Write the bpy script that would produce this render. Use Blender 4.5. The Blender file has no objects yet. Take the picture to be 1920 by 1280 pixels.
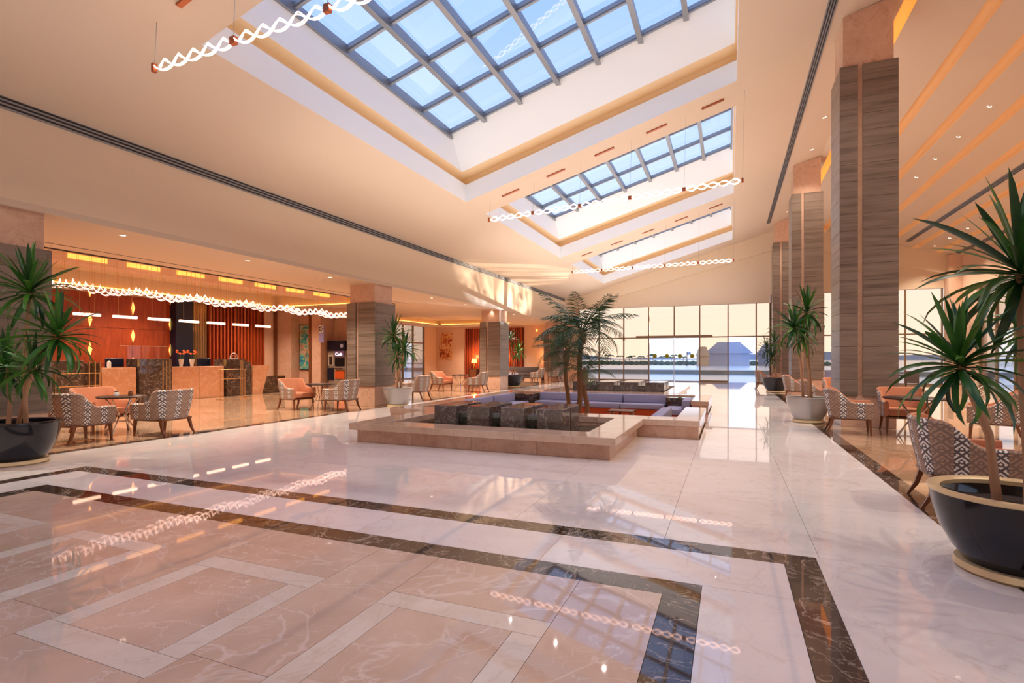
import bpy, bmesh, math, random
from mathutils import Vector, Matrix
PI = math.pi
rnd = random.Random(7)
C = bpy.context.scene.collection
S = bpy.context.scene

# ------------------------------------------------------------------ camera, world, exposure
F, HZ, H = 991.0, 671.0, 1.45
TH = math.atan(407 / F); ct, st = math.cos(TH), math.sin(TH)
cam = bpy.data.cameras.new('camera'); camo = bpy.data.objects.new('camera', cam); C.objects.link(camo)
cam.sensor_width = 36; cam.lens = F / 1920 * 36; cam.shift_y = (HZ - 640) / 1920; cam.clip_end = 3000; cam.clip_start = .05
camo.location = (0, 0, H); camo.rotation_euler = (PI / 2, 0, TH); S.camera = camo
S.view_settings.view_transform = 'Standard'; S.view_settings.look = 'None'
S.view_settings.gamma = 1; S.view_settings.use_curve_mapping = False
S.view_settings.exposure = 0.40
S.cycles.sample_clamp_indirect = 6

def sr(r, g, b):
    f = lambda v: (v / 255 / 12.92) if v / 255 <= .04045 else ((v / 255 + .055) / 1.055) ** 2.4
    return (f(r), f(g), f(b), 1)

class NT:
    def __init__(s, tree): s.t = tree
    def n(s, ty, **kw):
        nd = s.t.nodes.new(ty)
        for k, v in kw.items(): setattr(nd, k, v)
        return nd
    def set(s, sock, v):
        if isinstance(v, bpy.types.NodeSocket): s.t.links.new(v, sock)
        else: sock.default_value = v
    def math(s, op, a, b=None, clamp=False):
        nd = s.n('ShaderNodeMath', operation=op, use_clamp=clamp); s.set(nd.inputs[0], a)
        if b is not None: s.set(nd.inputs[1], b)
        return nd.outputs[0]
    def vm(s, op, a, b=None):
        nd = s.n('ShaderNodeVectorMath', operation=op); s.set(nd.inputs[0], a)
        if b is not None: s.set(nd.inputs[1], b)
        return nd.outputs[0]
    def mix(s, f, a, b):
        nd = s.n('ShaderNodeMix', data_type='RGBA'); s.set(nd.inputs[0], f); s.set(nd.inputs[6], a); s.set(nd.inputs[7], b)
        return nd.outputs[2]
    def noise(s, v, scale, detail=4, rough=.55, dist=0):
        nd = s.n('ShaderNodeTexNoise'); s.set(nd.inputs['Vector'], v); nd.inputs['Scale'].default_value = scale
        nd.inputs['Detail'].default_value = detail; nd.inputs['Roughness'].default_value = rough; nd.inputs['Distortion'].default_value = dist
        return nd
    def ramp(s, f, stops):
        nd = s.n('ShaderNodeValToRGB'); s.set(nd.inputs[0], f); r = nd.color_ramp
        while len(r.elements) < len(stops): r.elements.new(.5)
        for e, (p, c) in zip(r.elements, stops): e.position = p; e.color = c
        return nd.outputs[0]

w = bpy.data.worlds.new('world'); S.world = w; w.use_nodes = True
wt = NT(w.node_tree); w.node_tree.nodes.clear()
tc = wt.n('ShaderNodeTexCoord'); sep = wt.n('ShaderNodeSeparateXYZ'); wt.set(sep.inputs[0], tc.outputs['Generated'])
skyc = wt.ramp(sep.outputs[2], [(0, sr(248, 244, 246)), (.10, sr(236, 240, 250)), (.3, sr(198, 215, 248)), (.55, sr(160, 190, 243)), (1, sr(112, 150, 228))])
cl = wt.noise(wt.vm('MULTIPLY', tc.outputs['Generated'], (1, 1, 4)), 2.5, 6, .6)
clf = wt.math('MULTIPLY', wt.math('SUBTRACT', cl.outputs[0], .52, True), .25, True)
skyc = wt.mix(clf, skyc, sr(240, 240, 246))
bg = wt.n('ShaderNodeBackground'); wt.set(bg.inputs[0], skyc); bg.inputs[1].default_value = 1.25
wo = wt.n('ShaderNodeOutputWorld'); wt.set(wo.inputs[0], bg.outputs[0])

def lamp(name, kind, loc, power, col, size=.05, rot=(0, 0, 0), **kw):
    l = bpy.data.lights.new(name, kind); l.energy = power; l.color = col
    for k, v in kw.items(): setattr(l, k, v)
    if kind in ('SPOT', 'POINT'): l.shadow_soft_size = size
    o = bpy.data.objects.new(name, l); C.objects.link(o); o.location = loc; o.rotation_euler = rot
    return o
def portal(name, loc, rot, sx, sy):
    o = lamp(name, 'AREA', loc, 1, (1, 1, 1), rot=rot); o.data.shape = 'RECTANGLE'; o.data.size = sx; o.data.size_y = sy; o.data.cycles.is_portal = True

WARM = (1, .88, .74)
for y_, w_ in ((2.5, 70), (11.5, 175), (20.5, 220), (29, 210)):      # added unseen fill lights, brightening ceiling and wells from mid-height
    l_ = lamp('ceiling_fill', 'AREA', (-3.6, y_, 4.1), w_, (1, .96, .93), rot=(PI, 0, 0)); l_.data.shape = 'RECTANGLE'; l_.data.size = 9.0; l_.data.size_y = 8.0
M1, X0, Z0 = .287, -9.75, 5.24           # left roof slope
RX = 3.15; RZ = Z0 + M1 * (RX - X0); M2 = -.30
gl_ = lamp('glint_stand_in', 'SPOT', (8, 62, .12), 240000, (.92, .97, 1), .05)       # added spot imitating sun thrown up by the pool outside
gl_.rotation_euler = (Vector((-9.75, 22.6, 4.9)) - gl_.location).to_track_quat('-Z', 'Y').to_euler(); gl_.data.spot_size = math.radians(5.2); gl_.data.spot_blend = .5
gl_.data.use_nodes = True; gt = NT(gl_.data.node_tree); em_ = gl_.data.node_tree.nodes['Emission']
gc = gt.n('ShaderNodeTexCoord'); gn = gt.noise(gt.vm('MULTIPLY', gc.outputs['Normal'], (170, 40, 40)), 1, 2, .45, .8)
gt.set(em_.inputs['Strength'], gt.math('MULTIPLY', gt.math('SUBTRACT', gn.outputs[0], .34, True), 3.2))
def zc(x): return Z0 + M1 * (x - X0) if x <= RX else RZ + M2 * (x - RX)
def at(px, py, D):                       # a photograph position at a given distance, as a point in the hall
    u = (px - 960) / F
    return Vector(((-st + ct * u) * D, (ct + st * u) * D, H - (py - HZ) / F * D))
def flr(px, py, z=0): return at(px, py, (H - z) * F / (py - HZ))

# ------------------------------------------------------------------ materials
MATS = {}
def newmat(name):
    m = bpy.data.materials.new(name); m.use_nodes = True; MATS[name] = m
    t = NT(m.node_tree); b = m.node_tree.nodes['Principled BSDF']
    return m, t, b
def mat(name, col, rough=.5, metal=0, emit=None, es=0, spec=.5):
    m, t, b = newmat(name); b.inputs['Base Color'].default_value = col; b.inputs['Roughness'].default_value = rough
    b.inputs['Metallic'].default_value = metal; b.inputs['Specular IOR Level'].default_value = spec
    if emit: b.inputs['Emission Color'].default_value = emit; b.inputs['Emission Strength'].default_value = es
    return m
def pos_rand(t, k=23.0):
    g = t.n('ShaderNodeNewGeometry'); oi = t.n('ShaderNodeObjectInfo')
    r = t.math('MULTIPLY', oi.outputs['Random'], k)
    cb = t.n('ShaderNodeCombineXYZ'); t.set(cb.inputs[0], r); t.set(cb.inputs[1], t.math('MULTIPLY', r, 1.7)); t.set(cb.inputs[2], r)
    return t.vm('ADD', g.outputs['Position'], cb.outputs[0]), oi.outputs['Random']
def marble(name, c1, c2, vein, scale=1.0, rough=.06, vamt=.6, vw=.02, jit=.05, patch=None):
    m, t, b = newmat(name); p, r = pos_rand(t)
    n1 = t.noise(p, scale * 1.1, 8, .62, .6); n2 = t.noise(p, scale * 5, 6, .6)
    f = t.math('ADD', t.math('MULTIPLY', n1.outputs[0], .72), t.math('MULTIPLY', n2.outputs[0], .28))
    base = t.ramp(f, [(.32, c1), (.68, c2)])
    n3 = t.noise(p, scale * .9, 5, .55, 1.6); n4 = t.noise(p, scale * 2.3, 4, .5, 1.2)
    v1 = t.math('SUBTRACT', 1, t.math('DIVIDE', t.math('ABSOLUTE', t.math('SUBTRACT', n3.outputs[0], .5)), vw), True)
    v2 = t.math('SUBTRACT', 1, t.math('DIVIDE', t.math('ABSOLUTE', t.math('SUBTRACT', n4.outputs[0], .52)), vw * .7), True)
    v = t.math('MULTIPLY', t.math('MULTIPLY', t.math('MAXIMUM', v1, t.math('MULTIPLY', v2, .7)), n2.outputs[0]), vamt * 1.6, True)
    col = t.mix(v, base, vein)
    if patch:
        n5 = t.noise(p, scale * .5, 3, .5, 1)
        col = t.mix(t.math('MULTIPLY', t.math('SUBTRACT', n5.outputs[0], .5, True), 2.5, True), col, patch)
    br = t.n('ShaderNodeBrightContrast'); t.set(br.inputs[0], col); t.set(br.inputs[1], t.math('MULTIPLY', t.math('SUBTRACT', r, .5), jit))
    t.set(b.inputs['Base Color'], br.outputs[0]); b.inputs['Roughness'].default_value = rough; b.inputs['IOR'].default_value = 1.58
    return m
def strata(name, stops, rough=.35):
    m, t, b = newmat(name); p, r = pos_rand(t, 9)
    q = t.vm('MULTIPLY', p, (.35, .35, 5.5)); d = t.noise(p, 1.3, 3)
    q = t.vm('ADD', q, t.vm('SCALE', d.outputs[1])) if False else q
    n1 = t.noise(q, 1.6, 6, .6, .5); n2 = t.noise(t.vm('MULTIPLY', p, (.6, .6, 26)), 1.2, 3, .5, .3)
    f = t.math('ADD', t.math('MULTIPLY', n1.outputs[0], .7), t.math('MULTIPLY', n2.outputs[0], .3))
    t.set(b.inputs['Base Color'], t.ramp(f, stops)); b.inputs['Roughness'].default_value = rough
    return m
def glass(name, tint, k=1.0):
    m = bpy.data.materials.new(name); m.use_nodes = True; MATS[name] = m; t = NT(m.node_tree); m.node_tree.nodes.clear()
    tr = t.n('ShaderNodeBsdfTransparent'); tr.inputs[0].default_value = tint
    gl = t.n('ShaderNodeBsdfGlossy'); gl.inputs['Roughness'].default_value = .0
    fr = t.n('ShaderNodeFresnel'); fr.inputs[0].default_value = 1.45
    mx = t.n('ShaderNodeMixShader'); t.set(mx.inputs[0], t.math('MULTIPLY', fr.outputs[0], k)); t.set(mx.inputs[1], tr.outputs[0]); t.set(mx.inputs[2], gl.outputs[0])
    o = t.n('ShaderNodeOutputMaterial'); t.set(o.inputs[0], mx.outputs[0]); return m

paint = mat('warm_paint', sr(228, 204, 174), .7)
paint_c = mat('ceiling_paint', sr(216, 192, 166), .75)
paint_w = mat('white_paint', sr(248, 248, 246), .7)
paint_p = mat('peach_paint', sr(226, 188, 158), .6)
paint_y = mat('honey_paint', sr(226, 190, 140), .7)
glow_w = mat('groove_glow_paint', sr(222, 176, 128), .6, 0, sr(235, 165, 95), .14)  # cove glow of the ceiling grooves, put into ochre colour and emission
glow_s = mat('slot_glow_paint', sr(234, 204, 164), .6, 0, sr(240, 190, 125), .07)  # cove glow of the well slots, put into colour and emission
dark_gap = mat('dark_gap', sr(50, 40, 32), .6)
grout = mat('grout', sr(150, 128, 110), .6)
m_floor = marble('cream_marble', sr(246, 238, 232), sr(232, 220, 212), sr(200, 172, 152), .8, .025, .35, .012, .04)
m_white = marble('light_border_marble', sr(244, 238, 234), sr(232, 220, 214), sr(206, 180, 162), .9, .025, .3, .012, .03)
m_brown = marble('rose_brown_marble', sr(228, 200, 178), sr(202, 170, 148), sr(244, 230, 220), .9, .03, .6, .012, .05)
m_inlay = marble('cream_inlay_marble', sr(240, 228, 214), sr(226, 208, 190), sr(206, 184, 156), 1.6, .03, .4, .02, .03)
m_dark = marble('dark_emperador', sr(56, 40, 32), sr(88, 68, 54), sr(206, 186, 166), 2.2, .025, .75, .012, .03)
m_aisle = marble('aisle_brown_marble', sr(202, 166, 134), sr(172, 134, 104), sr(226, 198, 170), .9, .025, .5, .014, .06)
m_salmon = marble('salmon_marble', sr(224, 186, 160), sr(206, 164, 138), sr(176, 130, 106), 1.5, .22, .5, .014, .04)
m_wallstone = marble('fountain_marble', sr(214, 172, 144), sr(184, 136, 108), sr(160, 110, 86), 2.0, .12, .5, .018, .05)
m_capstone = marble('capping_marble', sr(216, 184, 158), sr(194, 158, 132), sr(170, 130, 104), 1.4, .08, .4, .015, .04)
m_block = marble('fountain_block_marble', sr(84, 70, 64), sr(112, 96, 88), sr(210, 200, 190), 3.0, .1, .6, .016, .03)
m_desk = marble('desk_marble', sr(224, 168, 128), sr(206, 146, 104), sr(238, 200, 170), 1.2, .12, .5, .03, .05)
m_strata = strata('brown_strata_stone', [(.3, sr(88, 74, 62)), (.45, sr(122, 104, 90)), (.58, sr(138, 120, 106)), (.75, sr(106, 88, 74))])
wood = mat('walnut_wood', sr(118, 66, 34), .35)
darkwood = mat('dark_wood', sr(52, 34, 26), .35)
redwood, t, b = newmat('red_wood_panel')
p, r = pos_rand(t); nn = t.noise(t.vm('MULTIPLY', p, (4, 4, .6)), 3, 5)
t.set(b.inputs['Base Color'], t.ramp(nn.outputs[0], [(.3, sr(140, 50, 18)), (.7, sr(176, 74, 30))])); b.inputs['Roughness'].default_value = .4
gold = mat('gold', sr(222, 176, 104), .25, 1)
brass = mat('brass_frame', sr(226, 178, 120), .3, 1)
goldpaint = mat('gold_rim_paint', sr(240, 214, 164), .3, .15)
copper = mat('copper', sr(170, 96, 60), .35, .8)
chrome = mat('chrome', sr(210, 208, 206), .12, 1)
alu = mat('grey_aluminium', sr(150, 152, 156), .4, .6)
bronze = mat('bronze_frame', sr(150, 122, 92), .4, .5)
blackglaze = mat('black_glaze', sr(28, 28, 34), .12)
silverglaze = mat('silver_glaze', sr(186, 182, 178), .3, .35)
darkglaze = mat('charcoal_glaze', sr(52, 54, 58), .25)
soilm = mat('soil', sr(52, 38, 30), .95)
salmon = mat('salmon_fabric', sr(190, 122, 88), .85)
rosefab = mat('brown_fabric', sr(132, 92, 66), .85)
greyfab = mat('dark_grey_fabric', sr(84, 72, 68), .85)
lilac = mat('lilac_fabric', sr(158, 156, 182), .85)
orange = mat('orange_fabric', sr(206, 84, 30), .8)
bluefab = mat('pale_blue_fabric', sr(176, 180, 200), .85)
navy = mat('navy_blue', sr(16, 22, 44), .35)
whitep = mat('white_plastic', sr(226, 222, 214), .4)
blackp = mat('black_plastic', sr(20, 20, 24), .35)
orangep = mat('orange_plastic', sr(214, 92, 34), .4)
greyp = mat('grey_plastic', sr(150, 136, 122), .4)
trunkm = mat('cane_stem', sr(190, 146, 112), .7)
palmtrunk = mat('palm_trunk', sr(150, 118, 88), .85)
fil = mat('glowing_filament', sr(255, 220, 205), .5, 0, sr(255, 205, 185), 3.2)
led = mat('warm_led', sr(255, 200, 120), .5, 0, sr(255, 184, 96), 3.0)
led2 = mat('cove_led', sr(255, 200, 120), .5, 0, sr(255, 180, 92), 3.0)
dl_em = mat('downlight_lens', sr(255, 240, 220), .5, 0, sr(255, 236, 210), 8.0)
bar_em = mat('bar_light', sr(255, 226, 206), .5, 0, sr(255, 206, 176), 2.2)
shade_em = mat('lit_shade', sr(240, 180, 120), .7, 0, sr(255, 160, 80), 2.0)
g_tint = glass('tinted_glass', (.93, .80, .68, 1), .7)
g_clear = glass('clear_glass', (.96, .98, 1, 1), .6)
g_sky = glass('skylight_glass', (.90, .93, .98, 1), .12)
g_water = glass('fountain_water', (.80, .88, .86, 1), 1.0)
terrace_m = mat('terrace_stone', sr(240, 236, 230), .25)
sea_m = mat('sea_water', sr(70, 130, 160), .15)
pool_m = mat('pool_water', sr(90, 190, 205), .1)
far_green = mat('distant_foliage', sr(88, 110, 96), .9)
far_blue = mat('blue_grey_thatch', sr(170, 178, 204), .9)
parapet_m = mat('parapet_stone', sr(150, 150, 140), .8)
sand_m = mat('sandstone', sr(206, 176, 146), .8)
sticker_m = mat('olive_sticker', sr(150, 140, 34), .6)
sticker_r = mat('lime_sticker_ring', sr(190, 214, 90), .6)

leafm, t, b = newmat('strap_leaf')
oi = t.n('ShaderNodeObjectInfo'); g = t.n('ShaderNodeNewGeometry'); nn = t.noise(g.outputs['Position'], 9, 2)
t.set(b.inputs['Base Color'], t.ramp(t.math('ADD', t.math('MULTIPLY', oi.outputs['Random'], .6), t.math('MULTIPLY', nn.outputs[0], .4)),
      [(.15, sr(22, 58, 26)), (.5, sr(48, 104, 34)), (.85, sr(92, 150, 52))])); b.inputs['Roughness'].default_value = .38
palmm, t, b = newmat('palm_leaf')
g = t.n('ShaderNodeNewGeometry'); nn = t.noise(g.outputs['Position'], 6, 2)
t.set(b.inputs['Base Color'], t.ramp(nn.outputs[0], [(.3, sr(28, 66, 40)), (.7, sr(74, 112, 58))])); b.inputs['Roughness'].default_value = .45

def art(name, cols, sc):
    m, t, b = newmat(name); g = t.n('ShaderNodeTexCoord'); n = t.noise(g.outputs['Object'], sc, 5, .62, 1.4)
    t.set(b.inputs['Base Color'], t.ramp(n.outputs[0], cols)); b.inputs['Roughness'].default_value = .5; return m
art1 = art('abstract_blue_paint', [(.30, sr(22, 92, 160)), (.40, sr(40, 150, 170)), (.47, sr(90, 180, 140)), (.52, sr(214, 190, 160)), (.57, sr(190, 110, 70)), (.63, sr(70, 160, 130)), (.72, sr(36, 84, 120))], 2.6)
art2 = art('abstract_red_paint', [(.34, sr(96, 40, 20)), (.43, sr(180, 70, 30)), (.50, sr(226, 160, 90)), (.57, sr(236, 200, 150)), (.64, sr(150, 60, 30)), (.72, sr(110, 110, 60))], 3.2)

# patterned upholstery: rows of nested diamonds in pale and brown columns (UV in metres)
fabric, t, b = newmat('greek_key_fabric')
uv = t.n('ShaderNodeUVMap'); sp = t.n('ShaderNodeSeparateXYZ'); t.set(sp.inputs[0], uv.outputs[0])
cw, chh = .14, .12
a_ = t.math('DIVIDE', sp.outputs[0], cw); b_ = t.math('DIVIDE', sp.outputs[1], chh)
fx = t.math('SUBTRACT', t.math('FRACT', a_), .5); fy = t.math('SUBTRACT', t.math('FRACT', b_), .5)
d = t.math('ADD', t.math('ABSOLUTE', fx), t.math('ABSOLUTE', fy))
dd = t.math('MINIMUM', d, t.math('SUBTRACT', 1, d))
ring = t.math('MULTIPLY', t.math('GREATER_THAN', dd, .22), t.math('LESS_THAN', dd, .39))
dot = t.math('LESS_THAN', dd, .10)
diag = t.math('ABSOLUTE', t.math('SUBTRACT', fx, fy)); gap = t.math('MULTIPLY', t.math('LESS_THAN', diag, .10), t.math('GREATER_THAN', fx, 0))
gap2 = t.math('MULTIPLY', t.math('LESS_THAN', t.math('ABSOLUTE', t.math('ADD', t.math('ADD', fx, fy), .0)), .10), t.math('LESS_THAN', fx, 0))
on = t.math('MAXIMUM', dot, t.math('MULTIPLY', ring, t.math('SUBTRACT', 1, t.math('MAXIMUM', gap, gap2))))
colsel = t.math('LESS_THAN', t.math('ABSOLUTE', t.math('SUBTRACT', t.math('FRACT', t.math('DIVIDE', sp.outputs[0], cw * 2)), .5)), .2)
motif = t.mix(colsel, sr(180, 146, 122), sr(240, 232, 222))
t.set(b.inputs['Base Color'], t.mix(on, t.mix(colsel, sr(140, 116, 102), sr(104, 92, 92)), motif)); b.inputs['Roughness'].default_value = .9

# ------------------------------------------------------------------ mesh helpers
class MB:
    def __init__(s): s.bm = bmesh.new()
    def box(s, x0, x1, y0, y1, z0, z1, ch=0, mi=0):
        bm = bmesh.new() if ch else s.bm
        vs = [bm.verts.new(p) for p in ((x0, y0, z0), (x1, y0, z0), (x1, y1, z0), (x0, y1, z0), (x0, y0, z1), (x1, y0, z1), (x1, y1, z1), (x0, y1, z1))]
        for f in ((3, 2, 1, 0), (4, 5, 6, 7), (0, 1, 5, 4), (1, 2, 6, 5), (2, 3, 7, 6), (3, 0, 4, 7)):
            bm.faces.new([vs[i] for i in f]).material_index = mi
        if ch:
            bmesh.ops.bevel(bm, geom=bm.edges[:], offset=ch, segments=2 if ch > .015 else 1, affect='EDGES', profile=.6)
            s.merge(bm)
        return s
    def merge(s, bm, M=None):
        me = bpy.data.meshes.new('tmp'); bm.to_mesh(me); bm.free()
        if M: me.transform(M)
        s.bm.from_mesh(me); bpy.data.meshes.remove(me)
    def quad(s, *ps, mi=0):
        s.bm.faces.new([s.bm.verts.new(p) for p in ps]).material_index = mi; return s
    def prism(s, poly, axis, a, b2):          # extrude a 2-D outline along an axis
        f = {'x': lambda u, v, k: (k, u, v), 'y': lambda u, v, k: (u, k, v), 'z': lambda u, v, k: (u, v, k)}[axis]
        A = [s.bm.verts.new(f(u, v, a)) for u, v in poly]; B = [s.bm.verts.new(f(u, v, b2)) for u, v in poly]
        n = len(poly); s.bm.faces.new(A); s.bm.faces.new(B[::-1])
        for i in range(n): s.bm.faces.new((A[i], B[i], B[(i + 1) % n], A[(i + 1) % n]))
        return s
    def tube(s, pts, r, n=8, cap=True):
        pts = [Vector(p) for p in pts]; rs = r if isinstance(r, (list, tuple)) else [r] * len(pts); rings = []
        prev = None
        for i, p in enumerate(pts):
            d = (pts[min(i + 1, len(pts) - 1)] - pts[max(i - 1, 0)]).normalized()
            if prev is None: prev = d.orthogonal().normalized()
            u = (prev - d * prev.dot(d)).normalized(); prev = u; v = d.cross(u)
            rings.append([s.bm.verts.new(p + (u * math.cos(2 * PI * k / n) + v * math.sin(2 * PI * k / n)) * rs[i]) for k in range(n)])
        for a, b3 in zip(rings, rings[1:]):
            for k in range(n): s.bm.faces.new((a[k], a[(k + 1) % n], b3[(k + 1) % n], b3[k]))
        if cap: s.bm.faces.new(rings[0][::-1]); s.bm.faces.new(rings[-1])
        return s
    def lathe(s, prof, n=32, cx=0, cy=0):
        rings = []
        for r, z in prof:
            rings.append([s.bm.verts.new((cx + r * math.cos(2 * PI * k / n), cy + r * math.sin(2 * PI * k / n), z)) for k in range(n)] if r > 1e-5 else [s.bm.verts.new((cx, cy, z))])
        for a, b3 in zip(rings, rings[1:]):
            for k in range(n):
                q = [a[k % len(a)], a[(k + 1) % len(a)], b3[(k + 1) % len(b3)], b3[k % len(b3)]]
                q = list(dict.fromkeys(q))
                if len(q) > 2: s.bm.faces.new(q)
        return s
    def mesh(s, name, mats, smooth=False):
        bmesh.ops.recalc_face_normals(s.bm, faces=s.bm.faces[:]) if not getattr(s, 'keep', 0) else None
        me = bpy.data.meshes.new(name); s.bm.to_mesh(me); s.bm.free()
        for m in (mats if isinstance(mats, (list, tuple)) else [mats]): me.materials.append(m)
        if smooth:
            me.polygons.foreach_set('use_smooth', [True] * len(me.polygons)); me.set_sharp_from_angle(angle=math.radians(40))
        return me
def link(name, me, parent=None, loc=(0, 0, 0), rot=(0, 0, 0), sc=None):
    o = bpy.data.objects.new(name, me); C.objects.link(o); o.location = loc; o.rotation_euler = rot
    if sc: o.scale = sc
    if parent: o.parent = parent
    return o
def part(name, mb, m, parent=None, smooth=False, loc=(0, 0, 0), rot=(0, 0, 0)):
    return link(name, mb.mesh(name, m, smooth), parent, loc, rot)
def tag(o, label=None, cat=None, group=None, kind=None):
    for k, v in (('label', label), ('category', cat), ('group', group), ('kind', kind)):
        if v: o[k] = v
    return o
def thing(name, label, cat, loc=(0, 0, 0), rz=0, group=None):
    return tag(link(name, None, None, loc, (0, 0, rz)), label, cat, group)
def struct(name, mb, m, label=None, smooth=False):
    return tag(part(name, mb, m, None, smooth), label, None, None, 'structure')
def copy_tree(o, parent=None):
    c = o.copy(); C.objects.link(c)
    if parent: c.parent = parent
    for ch in o.children: copy_tree(ch, c)
    return c
def clone(proto, loc, rz, label, group=None):
    c = copy_tree(proto); c.location = loc; c.rotation_euler = (0, 0, rz); tag(c, label, None, group); return c
ORD = ['nearest', 'second', 'third', 'fourth', 'fifth', 'sixth', 'seventh', 'eighth', 'ninth', 'tenth', 'eleventh', 'twelfth']
def box(*a, **k): return MB().box(*a, **k)

# ------------------------------------------------------------------ floor
def base_floor(name, rects, label, zt=-.03):
    mb = MB()
    for x0, x1, y0, y1 in rects: mb.box(x0, x1, y0, y1, zt - .3, zt)
    return struct(name, mb, grout, label)
YF, YB, XL, XR = -6.0, 34.0, -20.0, 10.9
P0 = (-7.05, -.48, 9.9, 17.2)      # sunken seating pit
nave = base_floor('floor', [(-9.62, 1.9, YF, P0[2]), (-9.62, P0[0], P0[2], P0[3]), (P0[1], 1.9, P0[2], P0[3]), (-9.62, 1.9, P0[3], YB)], 'polished cream marble floor of the lobby with dark bands and framed inlays')
left_f = base_floor('floor', [(XL, -9.62, YF, YB)], 'brown polished marble floor of the reception side')
right_f = base_floor('floor', [(1.9, XR, YF, YB)], 'brown polished marble floor of the window side')
SL = {}
def slab(parent, x0, x1, y0, y1, m, name='marble_slab', g=.0016):
    wx, wy = round(x1 - x0 - 2 * g, 4), round(y1 - y0 - 2 * g, 4); key = (wx, wy, m.name)
    if key not in SL: SL[key] = MB().box(-wx / 2, wx / 2, -wy / 2, wy / 2, -.03, 0).mesh('marble_slab', m)
    return link(name, SL[key], parent, ((x0 + x1) / 2, (y0 + y1) / 2, 0))
def slabs(parent, x0, x1, y0, y1, dx, dy, m, name='marble_slab'):
    nx, ny = max(1, round((x1 - x0) / dx)), max(1, round((y1 - y0) / dy)); ax, ay = (x1 - x0) / nx, (y1 - y0) / ny
    for i in range(nx):
        for j in range(ny): slab(parent, x0 + i * ax, x0 + i * ax + ax, y0 + j * ay, y0 + j * ay + ay, m, name)
slabs(nave, -9.42, -7.98, YF, 4.39, 1.5, 1.75, m_floor); slabs(nave, .58, 1.69, YF, 4.39, 1.2, 1.75, m_floor)
slabs(nave, -9.42, P0[0], 4.39, P0[3], 1.2, 1.6, m_floor); slabs(nave, P0[1], 1.69, 4.39, P0[3], 1.2, 1.6, m_floor)
slabs(nave, P0[0], P0[1], 4.39, P0[2], 1.3, 1.4, m_floor); slabs(nave, -9.42, 1.69, P0[3], YB, 1.6, 1.7, m_floor)
slabs(nave, -9.62, -9.42, YF, YB, .3, 2.0, m_dark, 'dark_marble_strip'); slabs(nave, 1.69, 1.9, YF, YB, .3, 2.0, m_dark, 'dark_marble_strip')
def ring3(x0, x1, y1, wd, m, nm, seg=1.6):
    slabs(nave, x0, x1, y1 - wd, y1, seg, 1, m, nm); slabs(nave, x0, x0 + wd, YF, y1 - wd, 1, seg, m, nm); slabs(nave, x1 - wd, x1, YF, y1 - wd, 1, seg, m, nm)
ring3(-7.98, .58, 4.39, .22, m_dark, 'dark_marble_strip')
slabs(nave, -7.76, .36, 3.58, 4.17, 1.6, 1, m_white); slabs(nave, -7.76, -7.24, YF, 3.58, 1, 1.6, m_white); slabs(nave, -.16, .36, YF, 3.58, 1, 1.6, m_white)
ring3(-7.24, -.16, 3.58, .22, m_dark, 'dark_marble_strip')
fx0 = [-6.59, -5.04, -3.49, -1.94]; FW, FH, FB = 1.04, 1.18, .165; rows = [1.58 - 1.55 * k for k in range(4)]
edges = [-7.02] + [v for f in fx0 for v in (f, f + FW)] + [-.38]
for i in range(0, 10, 2): slabs(nave, edges[i], edges[i + 1], YF, 3.36, 1.2, 1.55, m_brown)
for f in fx0:
    slab(nave, f, f + FW, rows[0] + FH, 3.36, m_brown)
    for k, y in enumerate(rows):
        yb = rows[k + 1] + FH if k < 3 else YF
        slab(nave, f, f + FW, yb, y, m_brown)
        slab(nave, f, f + FW, y, y + FB, m_inlay, 'inlay_strip'); slab(nave, f, f + FW, y + FH - FB, y + FH, m_inlay, 'inlay_strip')
        slab(nave, f, f + FB, y + FB, y + FH - FB, m_inlay, 'inlay_strip'); slab(nave, f + FW - FB, f + FW, y + FB, y + FH - FB, m_inlay, 'inlay_strip')
        slab(nave, f + FB, f + FW - FB, y + FB, y + FH - FB, m_brown, 'marble_panel')
slabs(left_f, XL, -9.62, YF, YB, 1.5, 1.6, m_aisle); slabs(right_f, 1.9, XR, YF, YB, 1.5, 1.6, m_aisle)

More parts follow.
